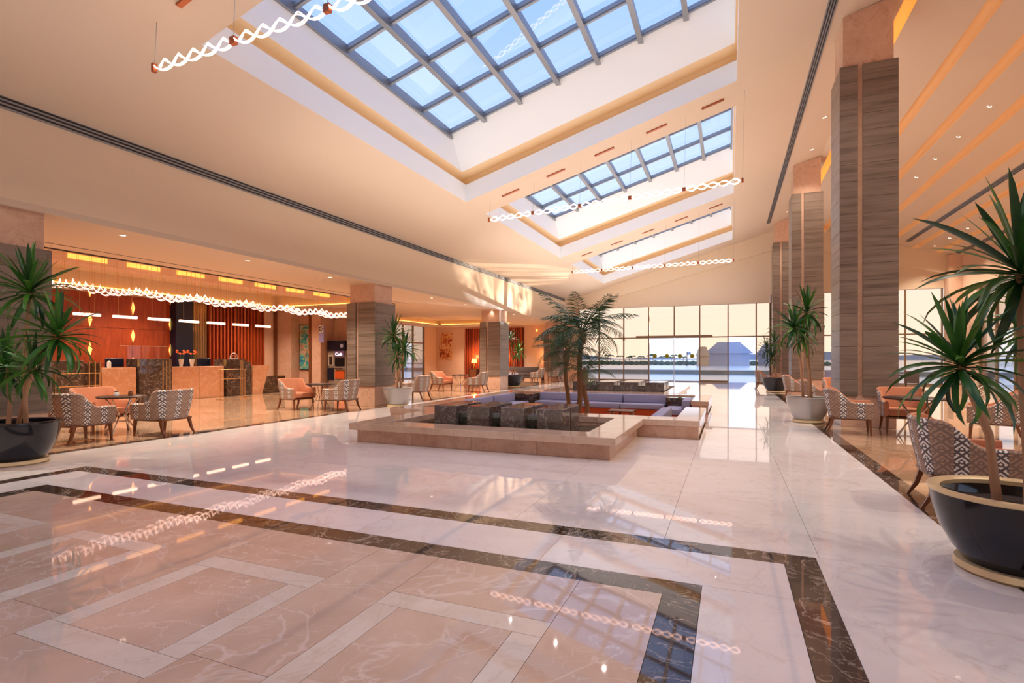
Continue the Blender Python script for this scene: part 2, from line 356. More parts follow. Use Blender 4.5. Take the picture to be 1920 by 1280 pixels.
# ------------------------------------------------------------------ ceiling, wells and skylights
WELLS = [(-7.1, .17, -4.2, 4.15), (-7.1, .17, 5.4, 13.75), (-7.1, .17, 15.1, 23.05), (-7.1, .17, 24.9, 32.0)]
mb = MB()
def roof(x0, x1, y0, y1): mb.quad((x0, y0, zc(x0)), (x1, y0, zc(x1)), (x1, y1, zc(x1)), (x0, y1, zc(x0)))
roof(X0, -7.1, YF, YB); roof(.17, RX, YF, YB)
ys = [YF] + [v for wl in WELLS for v in wl[2:]] + [YB]
for i in range(0, len(ys), 2): roof(-7.1, .17, ys[i], ys[i + 1])
struct('ceiling', mb, paint_c, 'sloping cream ceiling with skylight wells')
PROF = [(0, 0, 0), (0, 0, .50), (-.22, -.22, .50), (-.22, -.22, .76), (.04, .3, .76), (.06, 1.1, 1.62)]
for k, (x0, x1, y0, y1) in enumerate(WELLS):
    mb = MB()
    def P(i, cx, cy):
        ix, iy, h = PROF[i]; x = x0 + ix if cx == 0 else x1 - ix
        y = (y0 + min(iy, .3)) if cy == 0 else y1 - iy
        return (x, y, zc(x0 if cx == 0 else x1) + M1 * (ix if cx == 0 else -ix) + h)
    cor = [(0, 0), (1, 0), (1, 1), (0, 1)]
    for i in range(5):
        for q in range(4):
            a, b3 = cor[q], cor[(q + 1) % 4]; mb.quad(P(i, *a), P(i, *b3), P(i + 1, *b3), P(i + 1, *a), mi=1 if i in (1, 2, 3) else 0)
    wl = struct('trim_%d' % (k + 1), mb, [paint_w, glow_s], 'white skylight well with a glowing warm slot, %s from the front' % ORD[max(k - 1, 0)] if k else None)
    # glazing
    gx0, gx1, gy0, gy1 = x0 + .06, x1 - .06, y0 + .3, y1 - 1.1
    zg = lambda x: Z0 + M1 * (x - X0) + 1.62
    win = tag(link('window_%d' % (k + 1), None), 'blue skylight glazing in grey bars over the %s well' % ORD[max(k - 1, 0)] if k else 'skylight glazing behind the viewpoint', None, None, 'structure')
    nx = 7; dx = (gx1 - gx0) / nx; ny = round((gy1 - gy0) / 1.52); dy = (gy1 - gy0) / ny
    sl = math.atan(M1); L = (gx1 - gx0) / math.cos(sl)
    raf = MB().box(-.035, .035, 0, gy1 - gy0 + .12, -.19, .03).box(-.06, .06, 0, gy1 - gy0 + .12, -.20, -.17).mesh('rafter', alu)
    for i in range(nx + 1): link('rafter', raf, win, (gx0 + i * dx, gy0, zg(gx0 + i * dx)))
    crs = MB().box(0, L, -.05, .05, -.09, .0).box(0, L, -.03, .03, -.12, -.08).mesh('cross_bar', alu)
    for j in range(ny + 1): link('cross_bar', crs, win, (gx0, gy0 + j * dy, zg(gx0)), (0, -sl, 0))
    pn = MB().box(.02, L / nx - .02, .02, dy - .02, .0, .012).mesh('pane', g_sky)
    for i in range(nx):
        for j in range(ny): link('pane', pn, win, (gx0 + i * dx, gy0 + j * dy, zg(gx0 + i * dx)), (0, -sl, 0))
    portal('skylight_portal', ((gx0 + gx1) / 2, (gy0 + gy1) / 2, zg((gx0 + gx1) / 2) + .15), (0, -sl, 0), L, gy1 - gy0)

# right slope: boards between warm grooves
mat('ridge_glow_paint', sr(240, 170, 80), .6, 0, sr(255, 160, 70), .5)  # cove glow along the ridge, put into orange colour and emission
GR = [(3.36, 3.58), (4.70, 4.95), (5.66, 5.91), (6.66, 6.91), (7.66, 7.91), (8.84, 9.07), (9.84, 10.07)]
mb = MB(); xs = [RX] + [v for g2 in GR for v in g2] + [XR]
for i in range(0, len(xs), 2): mb.quad((xs[i], YF, zc(xs[i])), (xs[i + 1], YF, zc(xs[i + 1])), (xs[i + 1], YB, zc(xs[i + 1])), (xs[i], YB, zc(xs[i])))
rc = struct('ceiling', mb, paint_c, 'sloping peach ceiling of the window side with warm grooves')
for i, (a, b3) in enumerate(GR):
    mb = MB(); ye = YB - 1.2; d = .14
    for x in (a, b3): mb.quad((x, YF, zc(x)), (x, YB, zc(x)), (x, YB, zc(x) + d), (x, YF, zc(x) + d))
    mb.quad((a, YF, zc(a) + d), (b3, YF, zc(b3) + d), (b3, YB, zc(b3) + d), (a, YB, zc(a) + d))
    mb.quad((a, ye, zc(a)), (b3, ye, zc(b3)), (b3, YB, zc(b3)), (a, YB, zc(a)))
    part('groove', mb, glow_w if i else MATS['ridge_glow_paint'], rc)

# soffit over the reception side
SO = 3.68; R1 = (-19.2, -12.75, 2.0, 18.3); R2 = (-18.9, -12.9, 24.5, 32.6)
mb = MB()
for x0, x1, y0, y1 in ((R1[1], X0, YF, YB), (XL, R1[0], YF, 19), (R1[0], R1[1], YF, R1[2]), (R1[0], R1[1], R1[3], R2[2]), (XL, R1[0], 19, YB), (R1[0], R2[0], R2[2], R2[3]), (R2[1], R1[1], R2[2], R2[3]), (R1[0], R1[1], R2[3], YB)):
    mb.box(x0, x1, y0, y1, SO, SO + .1)
struct('ceiling', mb, paint_c, 'low peach soffit over the reception side')
for nm, R, zt in (('reception', R1, 4.3), ('lounge', R2, 4.1)):
    x0, x1, y0, y1 = R; e = .3
    mb = MB(); mb.box(x0 - e, x1 + e, y0 - e, y1 + e, zt, zt + .05)
    for a in ((x0 - e, x0 - e + .02, y0 - e, y1 + e), (x1 + e - .02, x1 + e, y0 - e, y1 + e), (x0 - e, x1 + e, y0 - e, y0 - e + .02), (x0 - e, x1 + e, y1 + e - .02, y1 + e)): mb.box(*a, SO + .1, zt)
    cv = struct('ceiling', mb, paint_c, 'raised cove ceiling above the %s' % nm)
    lm = MB()
    for a in ((x0 - .2, x0 - .16, y0, y1), (x1 + .16, x1 + .2, y0, y1), (x0, x1, y0 - .2, y0 - .16), (x0, x1, y1 + .16, y1 + .2)): lm.box(*a, SO + .12, SO + .15)
    part('light_strip', lm, led, cv)
# beam dropped inside the reception cove, with lit panels in its face
bm_ = struct('trim_10', box(-15.9, -15.2, 2.0, 18.3, 3.86, 4.3), paint_p, 'dropped peach beam with glowing panels above the reception')
gp = MB().box(-.01, .01, -.45, .45, -.06, .06).mesh('glow_panel', mat('amber_panel', sr(255, 190, 90), .6, 0, sr(255, 176, 80), 1.1))
for k in range(9): link('glow_panel', gp, bm_, (-15.19, 5.6 + 1.4 * k, 4.0))
struct('trim_11', MB().box(-12.75, -12.69, 2, 18.3, SO - .02, SO + .1).box(-12.2, -12.18, 2, 18.3, SO - .006, SO + .02), dark_gap, 'dark shadow gap along the reception soffit')

# ------------------------------------------------------------------ walls
struct('wall_left', MB().box(X0 - .12, X0, YF, YB, SO + .1, Z0 + .25), paint, 'upper cream wall above the reception openings')
# outer left wall with one window
LW = (28.9, 32.4)
mb = MB(); mb.box(XL - .2, XL, YF, LW[0], -.3, 4.4); mb.box(XL - .2, XL, LW[1], YB, -.3, 4.4); mb.box(XL - .2, XL, LW[0], LW[1], SO - .02, 4.4)
struct('wall_left', mb, paint_p, 'peach side wall behind reception and lounge')
mb = MB(); mb.box(XL, -19.0, 19, 21.4, 0, SO); mb.box(-17.9, -17.25, 19, 19.89, 0, SO); mb.box(-15.6, -15.3, 19, 21.4, 0, SO); mb.box(-18.99, -15.61, 19.9, 21.4, 0, SO)
mb.box(-18.99, -17.91, 19.5, 19.89, 0, SO); mb.box(-17.24, -15.61, 19.01, 19.89, 3.35, SO); mb.box(-18.99, -17.91, 19.01, 19.49, 3.45, SO)
struct('wall_back', mb, m_salmon, 'salmon marble block with niches behind reception')
struct('trim_12', MB().box(-19.98, -19.86, 18.88, 19, 0, SO).box(-17.92, -17.78, 18.97, 19.02, 0, SO), wood, 'dark wooden edge trims on the salmon wall')
# end wall of lounge, with beam over the glazing
mb = MB(); mb.box(XL, -9.2, YB, YB + .25, -.3, SO + .5); mb.box(-10.0, -9.2, YB, YB + .25, SO, 6)
struct('wall_back', mb, paint_p, 'peach end wall of the lounge')
GT = 4.66; GT2 = 5.1
mb = MB(); mb.prism([(-9.9, GT), (2.2, GT), (2.2, zc(2.2) + .1), (-9.9, zc(-9.9) + .1)], 'y', YB, YB + .25)
mb.prism([(2.2, GT2), (XR + .1, GT2), (XR + .1, zc(XR) + .1), (RX, RZ + .1), (2.2, zc(2.2) + .1)], 'y', YB, YB + .25)
struct('wall_back', mb, paint, 'cream gable wall above the glass front')
mb = MB(); mb.prism([(X0, zc(X0) - .72), (2.17, zc(2.17) - 1.05), (2.17, zc(2.17)), (X0, zc(X0))], 'y', YB - .35, YB)
mb.prism([(2.17, zc(2.17) - 1.05), (RX, RZ - 1.05), (XR, zc(XR) - 1.0), (XR, zc(XR)), (RX, RZ), (2.17, zc(2.17))], 'y', YB - .35, YB)
struct('trim_13', mb, paint, 'sloping plaster band under the ceiling at the glass front')
# right outer wall: pier, then glazing
mb = MB(); mb.box(XR, XR + .4, 31.7, YB + .25, -.3, 7); mb.box(XR - .55, XR, 33.3, YB, -.03, 6.7)
mb.box(XR, XR + .3, YF, 31.7, 5.0, 7)
for y in (YF, 3.6, 12.9, 22.2): mb.box(XR, XR + .4, y, y + 1.1, -.3, 5.2)
struct('wall_right', mb, paint_p, 'peach window wall with pier at the far corner')
mb = MB(); mb.box(XL, -12, YF - .25, YF, -.3, 9); mb.box(4, XR, YF - .25, YF, -.3, 9); mb.box(-12, 4, YF - .25, YF, 3.6, 9.2)
struct('wall_front', mb, paint, 'cream wall behind the viewpoint')

# ------------------------------------------------------------------ glass fronts
def glazing(n, label, xs_, z0, z1, zt, y, clear=(), noleft=False, vert='y', skip=()):
    """vertical glass front along x (vert='y') or along y (vert='x')"""
    win = tag(link('window_%d' % n, None), label, None, None, 'structure')
    mp = (lambda a, b3, c, d2, e, f: (a, b3, c, d2, e, f)) if vert == 'y' else (lambda a, b3, c, d2, e, f: (c, d2, a, b3, e, f))
    for x in xs_: part('mullion', box(*mp(x - .035, x + .035, y - .06, y + .06, z0 if x != -3.14 else 2.7, z1)), bronze, win)
    for i, (a, b3) in enumerate(zip(xs_, xs_[1:])):
        lo_clear = i in clear
        part('transom', box(*mp(a + .035, b3 - .035, y - .05, y + .05, zt - .035, zt + .035)), bronze, win)
        if not lo_clear: part('bottom_rail', box(*mp(a + .035, b3 - .035, y - .05, y + .05, z0, z0 + .1)), bronze, win)
        if i not in skip: part('pane', box(*mp(a + .035, b3 - .035, y - .006, y + .006, z0 + .1 if not lo_clear else z0 + .01, zt - .035)), g_clear if lo_clear else g_tint, win)
        part('pane', box(*mp(a + .035, b3 - .035, y - .006, y + .006, zt + .035, z1)), g_tint, win)
    return win
mx = [-9.2, -7.85, -6.25, -4.68, -3.14, -1.65, -.06, 1.47, 2.2]
wf = glazing(5, 'tinted glass front with bronze mullions facing the sea', mx, 0, GT, 2.72, YB + .1, clear=(3, 4, 6), skip=(3, 4))
hd = tag(part('trim_14', box(-5.45, -.92, YB - .12, YB + .04, 2.70, 2.84, ch=.01), bronze), 'bronze header bar above the sliding entrance doors', None, None, 'structure')
dn = 1
for x0, x1 in ((-4.64, -3.16), (-3.12, -1.69)):
    d = tag(link('door_%d' % dn, None), 'clear glass sliding door leaf with green dots, %s half of the entrance' % ('left' if dn == 1 else 'right'), None, None, 'structure'); dn += 1
    part('pane', box(x0 + .03, x1 - .03, YB + .094, YB + .106, .02, 2.67), g_clear, d)
    sx = x1 - .03 if dn == 2 else x0
    part('stile', box(sx, sx + .03, YB + .08, YB + .12, .01, 2.68), whitep, d)
    part('bottom_shoe', box(x0, x1, YB + .08, YB + .12, .004, .05), bronze, d)
    for fx_ in (.22, .72):
        cx = x0 + (x1 - x0) * fx_
        stk = part('sticker', MB().lathe([(0, 0), (.105, 0), (.105, .003), (0, .003)], 24), sticker_m, d, loc=(cx, YB + .09, 1.57), rot=(PI / 2, 0, 0))
        part('sticker_ring', MB().lathe([(.105, 0), (.135, 0), (.135, .004), (.105, .004), (.105, 0)], 24), sticker_r, stk)
glazing(6, 'tinted glass front beside the window side seating', [2.25, 3.3, 4.9, 6.5, 7.3, 8.7, 10.3], 0, GT2, 2.72, YB + .1)
part('curtain_panel', box(7.32, 8.1, YB - .02, YB + .04, .02, GT2), mat('taupe_screen', sr(168, 148, 122), .6), bpy.data.objects['window_6'])
for k, y in enumerate((4.7, 14.0, 23.3)):
    ye = y + 8.2 if k < 2 else 31.7
    n = 5; glazing(7 + k, 'tinted side window wall, %s bay' % ORD[k], [y + (ye - y) * i / n for i in range(n + 1)], 0, 5.0, 2.72, XR + .15, vert='x', clear=(3,))
glazing(10, 'narrow lounge window with bronze bars', [LW[0], LW[0] + .9, LW[0] + 2.1, LW[1]], 0, SO - .02, 2.5, XL - .1, vert='x', clear=(1,))
glazing(11, 'glass front behind the viewpoint', [-12 + 2 * i for i in range(9)], 0, 3.6, 2.7, YF - .1)
portal('front_portal', (-3.5, YB + .6, 2.3), (PI / 2, 0, PI), 11.5, 4.6); portal('right_front_portal', (6.5, YB + .6, 2.5), (PI / 2, 0, PI), 8.6, 5)
portal('side_portal', (XR + .7, 14, 2.5), (PI / 2, 0, PI / 2), 36, 5); portal('rear_portal', (-4, YF - .6, 1.8), (PI / 2, 0, 0), 16, 3.6)
portal('lounge_portal', (XL - .6, 30.6, 1.9), (PI / 2, 0, -PI / 2), 3.6, 3.6)

# ------------------------------------------------------------------ columns
PM = {}
def column(x0, y0, ztop, z0, z1, n, label):
    W = 1.04; c = thing('column', label, 'column', (x0, y0, 0)); i_ = .07
    zt = lambda x: (zc(x0 + x) if ztop is None else ztop)
    mb = MB()
    A = [(i_, i_), (W - i_, i_), (W - i_, W - i_), (i_, W - i_)]
    vb = [mb.bm.verts.new((x, y, 0)) for x, y in A]
    vt = [mb.bm.verts.new((x, y, (min(zt(x), RZ - .02) if ztop is None else ztop))) for x, y in A]
    mb.bm.faces.new(vb[::-1]); mb.bm.faces.new(vt)
    for k in range(4): mb.bm.faces.new((vb[k], vb[(k + 1) % 4], vt[(k + 1) % 4], vt[k]))
    part('core', mb, m_salmon, c)
    part('plinth', box(.03, W - .03, .03, W - .03, 0, z0, ch=.006), m_salmon, c)
    h = (z1 - z0) / n
    def panel(w, key):
        k = (round(w, 3), round(h, 4))
        if k not in PM: PM[k] = MB().box(.002, w - .002, 0, .069, .003, h - .003).mesh('stone_panel', m_strata)
        return PM[k]
    for j in range(n):
        z = z0 + j * h
        for yy, rz in ((0, 0), (W, PI)):
            ox = 0 if rz == 0 else W; sg = 1 if rz == 0 else -1
            for a, b3 in ((0, .33), (.42, W)): link('stone_panel', panel(b3 - a, 0), c, (ox + sg * a, yy, z), (0, 0, rz))
        for xx, rz in ((0, -PI / 2), (W, PI / 2)):
            a = .07
            link('stone_panel', panel(W - .14, 0), c, (xx, (W - .07) if rz < 0 else .07, z), (0, 0, rz))
    return c
for k, y in enumerate((3.85, 13.0, 22.3, 31.5)):
    column(-10.79, y, SO, .6, 3.12, 8, ['stone clad column at the left edge behind the black plant pot', 'stone clad column beside reception, behind the silver plant pot', 'stone clad column in the lounge row, before the red slats', 'stone clad column at the far left corner by the glass front'][k])
for k, y in enumerate((13.0, 22.35, 31.4)):
    column(2.17, y, None, .65, 7.6, 20, ['tallest brown stone clad column, nearest on the right', 'second tall stone clad column on the right', 'third tall stone clad column, by the glass front'][k])

# ------------------------------------------------------------------ fountains and pit
def basin(x0, x1, y0, y1, label, bx, by, far=True):
    t_ = thing('fountain', label, 'fountain'); wl = .42
    fr = lambda a, z0, z1, m, nm: None
    # four walls, each clad in slabs, and four cap stones
    def run(xa, xb, ya, yb, nm, m, z0, z1, seg, ch=.006):
        lx, ly = xb - xa, yb - ya; n = max(1, round(max(lx, ly) / seg))
        for i in range(n):
            if lx >= ly: part(nm, box(xa + lx * i / n + .001, xa + lx * (i + 1) / n - .001, ya, yb, z0, z1, ch=ch), m, t_)
            else: part(nm, box(xa, xb, ya + ly * i / n + .001, ya + ly * (i + 1) / n - .001, z0, z1, ch=ch), m, t_)
    run(x0, x1, y0, y0 + wl - .06, 'wall_slab', m_wallstone, 0, .22, 1.1)
    run(x0, x0 + wl - .06, y0 + wl - .06, y1, 'wall_slab', m_wallstone, 0, .22, 1.1); run(x1 - wl + .06, x1, y0 + wl - .06, y1, 'wall_slab', m_wallstone, 0, .22, 1.1)
    run(x0 - .1, x1 + .1, y0 - .1, y0 + wl, 'cap_slab', m_capstone, .22, .33, 1.5)
    run(x0 - .1, x0 + wl, y0 + wl, y1, 'cap_slab', m_capstone, .22, .33, 1.5); run(x1 - wl, x1 + .1, y0 + wl, y1, 'cap_slab', m_capstone, .22, .33, 1.5)
    part('basin_floor', box(x0 + wl - .06, x1 - wl + .06, y0 + wl - .06, y1, .0, .04), m_block, t_)
    tag(part('water', box(x0 + wl - .055, x1 - wl + .055, y0 + wl - .055, y1 - .005, .05, .17), g_water, t_), 'clear shallow water')
    return t_
f1 = basin(-5.96, -1.56, 7.45, 9.9, 'nearer raised marble fountain with dark stone cubes', 0, 0)
def cubes(ft, xs_, y0, dep, zt, rows_, w_):
    dd_ = dep / rows_
    for r_ in range(rows_):
        for i, x in enumerate(xs_):
            mbx = MB().box(x, x + w_, y0 + r_ * dd_, y0 + r_ * dd_ + dd_ - .08, .04, zt, ch=.012)
            part('stone_cube', mbx, m_block, ft)
    part('weir_block', box(xs_[0] + .03, xs_[-1] + w_ - .03, y0 + .1, y0 + dep - .1, .04, zt - .12, ch=.01), m_block, ft)
cubes(f1, [-4.96, -4.30, -3.65, -2.98], 8.35, 1.15, .60, 2, .44)
# water sheets running off the weir
for a, b3 in ((-4.50, -4.32), (-3.84, -3.68), (-3.19, -3.0)): part('water_sheet', box(a, b3, 8.435, 8.445, .1, .47), g_water, f1)
# pit
pit = thing('seating_pit', 'sunken marble seating pit behind the nearer fountain', 'pit')
def wallrun(xa, xb, ya, yb, seg):
    lx, ly = xb - xa, yb - ya; n = max(1, round(max(lx, ly) / seg)); o = .0
    for i in range(n):
        a = (xa + lx * i / n + .001, xa + lx * (i + 1) / n - .001, ya, yb) if lx >= ly else (xa, xb, ya + ly * i / n + .001, ya + ly * (i + 1) / n - .001)
        part('wall_slab', box(*a, -.5, .22, ch=.005), m_wallstone, pit)
        b3 = (a[0], a[1], a[2] - .02, a[3] + .04) if lx >= ly else (a[0] - .02, a[1] + .02, a[2], a[3])
        part('cap_slab', box(*b3, .22, .33, ch=.006), m_capstone, pit)
wallrun(-6.6, -.902, 9.93, 10.45, 1.4); wallrun(-7.03, -6.62, 9.93, 17.1, 1.4); wallrun(-6.58, -.94, 16.7, 17.1, 1.4)
wallrun(-.90, -.5, 9.93, 12.7, 1.4); wallrun(-.90, -.5, 14.5, 17.1, 1.4)
part('pit_floor', box(-7.05, -.48, 9.9, 17.2, -.55, -.45), m_aisle, pit)
for k in range(3): part('step', box(-.92 - .3 * (2 - k) , -.48 , 12.72, 14.48, -.45 + .15 * k, -.45 + .15 * (k + 1) - (.001 if k < 2 else 0), ch=.004), m_wallstone, pit)
def sofa(x0, x1, y0, y1, side, label):
    s_ = thing('sofa', label, 'sofa', ((x0 + x1) / 2, (y0 + y1) / 2, -.45), 0, 'lilac sofas in the seating pit'); W, D = (x1 - x0) / 2, (y1 - y0) / 2
    part('base', box(-W + .02, W - .02, -D + .05, D - .02, 0, .38, ch=.01), orange, s_)
    part('seat_cushion', box(-W + .004, W - .004, -D, D, .385, .53, ch=.03), lilac, s_, True)
    bk = {'n': (-W + .004, W - .004, D - .22, D), 'w': (-W, -W + .22, -D + .004, D - .004), 'e': (W - .22, W, -D + .004, D - .004)}[side]
    part('back_cushion', box(*bk, .535, .78, ch=.035), lilac, s_, True)
sofa(-5.78, -4.42, 15.95, 16.68, 'n', 'lilac sofa section along the far pit wall beside the left dark corner table')
sofa(-4.41, -3.05, 15.95, 16.68, 'n', 'lilac sofa section along the far pit wall, middle, behind the palms')
sofa(-3.04, -1.75, 15.95, 16.68, 'n', 'lilac sofa section along the far pit wall nearest the right dark corner table')
sofa(-6.6, -5.9, 14.2, 15.8, 'w', 'lilac sofa section along the left pit wall, farther from the fountain')
sofa(-6.6, -5.9, 12.5, 14.1, 'w', 'lilac sofa section along the left pit wall, nearer the fountain')
sofa(-1.62, -.94, 14.6, 15.75, 'e', 'lilac sofa section by the right pit wall beyond the steps')
sofa(-2.0, -1.2, 10.6, 12.5, 'e', 'lilac sofa section beside the pit steps on the right')
for x, lb in ((-6.58, 'dark marble corner table at the far left of the pit'), (-1.7, 'dark marble corner table at the far right of the pit')):
    t_ = thing('corner_table', lb, 'table', (x + .37, 16.3, -.45))
    part('body', box(-.34, .34, -.36, .36, 0, .60, ch=.008), m_dark, t_); part('table_top', box(-.37, .37, -.4, .39, .60, .75, ch=.008), m_dark, t_)
for (x, y, lb) in ((-2.75, 14.7, 'small trestle coffee table before the orange sofa bases'), (-4.9, 14.6, 'small trestle coffee table behind the palm trunks')):
    t_ = thing('coffee_table', lb, 'table', (x, y, -.45), 0, 'trestle tables in the pit')
    part('table_top', box(-.35, .35, -.3, .3, .42, .46, ch=.006), wood, t_)
    for sx in (-.28, .28): part('leg', MB().tube([(sx - .05, -.26, 0), (sx + .05, 0, .42)], .015).tube([(sx - .05, .26, 0), (sx + .05, 0, .42)], .015).tube([(sx + .05, -.2, 0), (sx - .05, 0, .42)], .015), chrome, t_)
f2 = basin(-5.96, -1.56, 17.35, 22.0, 'farther raised marble fountain with dark stone cubes before the glass doors', 0, 0)
part('wall_slab', box(-5.96, -1.56, 22.0, 22.3, 0, .22, ch=.006), m_wallstone, f2); part('cap_slab', box(-6.06, -1.46, 21.95, 22.4, .22, .33, ch=.006), m_capstone, f2)
cubes(f2, [-5.2, -4.35, -3.5, -2.65], 18.4, 1.6, .62, 2, .62)

# ------------------------------------------------------------------ palms in the pit planter
pl = thing('planter', 'low planter bed with grass behind the nearer fountain', 'planter', (-3.8, 10.9, -.45))
part('box_wall', MB().box(-1.0, 1.6, -.38, .5, 0, .42, ch=.008), m_wallstone, pl); part('soil', box(-.95, 1.55, -.33, .45, .42, .44), soilm, pl)
gm = MB()
for k in range(700):
    x, y = rnd.uniform(-.9, 1.5), rnd.uniform(-.3, .42); h = rnd.uniform(.1, .26); a = rnd.uniform(0, 6.28); l = rnd.uniform(.02, .1)
    dx, dy = math.cos(a), math.sin(a)
    gm.bm.faces.new([gm.bm.verts.new(p) for p in ((x - dy * .008, y + dx * .008, .44), (x + dy * .008, y - dx * .008, .44), (x + dx * l, y + dy * l, .44 + h))])
gm.keep = 1; tag(part('grass', gm, palmm, pl), None, None, None, 'stuff')
def frond_mesh(L, droop, n=26, seed=0):
    r_ = random.Random(seed); mb = MB(); pts = []
    for i in range(11):
        s_ = i / 10; a = .62 - droop * s_
        pts.append(Vector((pts[-1].x + L / 10 * math.cos(a), 0, pts[-1].z + L / 10 * math.sin(a))) if pts else Vector((0, 0, 0)))
    mb.tube(pts, [.012 * (1 - .8 * i / 10) for i in range(11)], 4)
    for i in range(4, n + 1):
        s_ = i / n * 10; k = min(int(s_), 9); p = pts[k].lerp(pts[k + 1], s_ - k); tdir = (pts[k + 1] - pts[k]).normalized()
        ll = L * .30 * math.sin(PI * (.16 + .80 * i / n)) ** .8
        for sg in (-1, 1):
            dr = (tdir * .7 + Vector((0, sg, 0)) * .85 + Vector((0, 0, -.25 + r_.uniform(-.2, .2)))).normalized()
            sd = tdir * .013
            q1 = p + dr * ll * .5; q2 = p + dr * ll + Vector((0, 0, -.18 * ll))
            mb.bm.faces.new([mb.bm.verts.new(v) for v in (p - sd * .5, p + sd * .5, q1 + sd, q1 - sd)]); mb.bm.faces.new([mb.bm.verts.new(v) for v in (q1 - sd, q1 + sd, q2)])
    mb.keep = 1
    return mb.mesh('frond', palmm)
FR = [frond_mesh(1.25, d2, 26, i) for i, d2 in enumerate((.5, 1.1, 1.7, 2.2))]
def palm(base, top, n, scl, label, rt=.06):
    t_ = thing('palm_tree', label, 'palm', base); v = Vector(top) - Vector(base)
    mbt = MB(); pts = [v * (i / 8) + Vector((.03 * math.sin(i * .8), .02 * math.sin(i), 0)) * (i < 8) for i in range(9)]
    mbt.tube(pts, [rt * (1.25 - .35 * i / 8 + .06 * (i % 2)) for i in range(9)], 10); part('trunk', mbt, palmtrunk, t_, True)
    part('crown_shaft', MB().tube([v + Vector((0, 0, -.25)), v + Vector((0, 0, -.05)), v + Vector((0, 0, .12))], [rt * 1.1, rt * 1.9, rt * .6], 10), palmtrunk, t_, True)
    for k in range(n):
        e = k / n; m_ = FR[min(3, int(e * 4))]
        o = link('frond', m_, t_, v + Vector((0, 0, .05 - .1 * e)), (0, rnd.uniform(-.25, .1) - .35 * (1 - e), k * 2.4 + rnd.uniform(-.2, .2)), (scl * rnd.uniform(.85, 1.1),) * 3)
pz = -.02
palm(flr(1083, 778, .0) + Vector((0, 0, pz)), at(1092, 625, 11.9), 24, 1.02, 'tallest palm with dark trunk and arching fronds behind the fountain', .055)
palm(flr(1070, 778, .0) + Vector((-.1, .05, pz)), at(1062, 664, 11.9), 16, .74, 'shorter palm leaning left of the tallest palm', .045)
palm(flr(1096, 779, .0) + Vector((.05, .0, pz)), at(1096, 700, 11.6), 12, .62, 'smallest palm with low fronds beside the tallest trunk', .05)

# ------------------------------------------------------------------ armchairs
def armchair_parts(fr=salmon, outer=fabric):
    c = thing('armchair', '-', 'chair')
    plan = []; R_ = .23; w_ = .37
    for i in range(9): plan.append((w_, -.37 + (.37 + .37 - R_) * i / 8, 1, 0))
    for i in range(1, 7): a = PI / 2 * i / 7; plan.append((w_ - R_ + R_ * math.cos(a), .37 - R_ + R_ * math.sin(a), math.cos(a), math.sin(a)))
    for i in range(9): plan.append((w_ - R_ - 2 * (w_ - R_) * i / 8, .37, 0, 1))
    left = [(-x, y, -nx_, ny_) for x, y, nx_, ny_ in plan[:15]][::-1]
    plan += left
    mb = MB(); bm = mb.bm; uvl = bm.loops.layers.uv.new('UVMap'); cols_ = []; s_ = 0; prevp = None
    for x, y, nx_, ny_ in plan:
        if prevp: s_ += math.hypot(x - prevp[0], y - prevp[1])
        prevp = (x, y)
        q = min(1, max(0, (y + .08) / .36)); q = q * q * (3 - 2 * q); top = .62 + .25 * q; lean = .07 * q; th = .075
        pr = [(0, .31), (0, .45), (0, .58), (0, top - .03), (-.02, top - .006), (-th / 2, top), (-th + .015, top - .008), (-th, top - .04), (-th, .5), (-th, .36)]
        col = []
        for off, z in pr:
            le = lean * max(0, (z - .31) / .55) - (.03 * (1 - min(1, (z - .31) / .3)))
            col.append((bm.verts.new((x + nx_ * (off + le * (1 if ny_ > .2 else .35)), y + ny_ * (off + le), z)), s_, z))
        cols_.append(col)
    for A, B in zip(cols_, cols_[1:]):
        for k in range(len(A) - 1):
            f = bm.faces.new((A[k][0], B[k][0], B[k + 1][0], A[k + 1][0])); f.material_index = 0 if k < 4 else 1
            for lp, src in zip(f.loops, (A[k], B[k], B[k + 1], A[k + 1])): lp[uvl].uv = (src[1], src[2])
    for A in (cols_[0], cols_[-1]):
        f = bm.faces.new([v for v, _, _ in A]); f.material_index = 1
    part('shell', mb, [outer, fr], c, True)
    part('seat_cushion', box(-.29, .29, -.36, .28, .34, .47, ch=.03), fr, c, True)
    part('apron', box(-.33, .33, -.33, .33, .285, .325, ch=.006), wood, c)
    for sx in (-1, 1):
        part('leg', MB().tube([(sx * .31, -.31, .29), (sx * .315, -.33, 0)], [.033, .018], 4), wood, c)
        part('leg', MB().tube([(sx * .30, .28, .29), (sx * .31, .33, .12), (sx * .32, .40, 0)], [.035, .027, .017], 4), wood, c)
    return c
proto = armchair_parts(); used = [0]
def chair(x, y, rz, label, group='patterned armchairs', p=None):
    if p is None and not used[0]: c = proto; used[0] = 1; c.location = (x, y, 0); c.rotation_euler = (0, 0, rz); tag(c, label, None, group)
    else: c = clone(p or proto, (x, y, 0), rz, label, group)
    return c
R90 = PI / 2
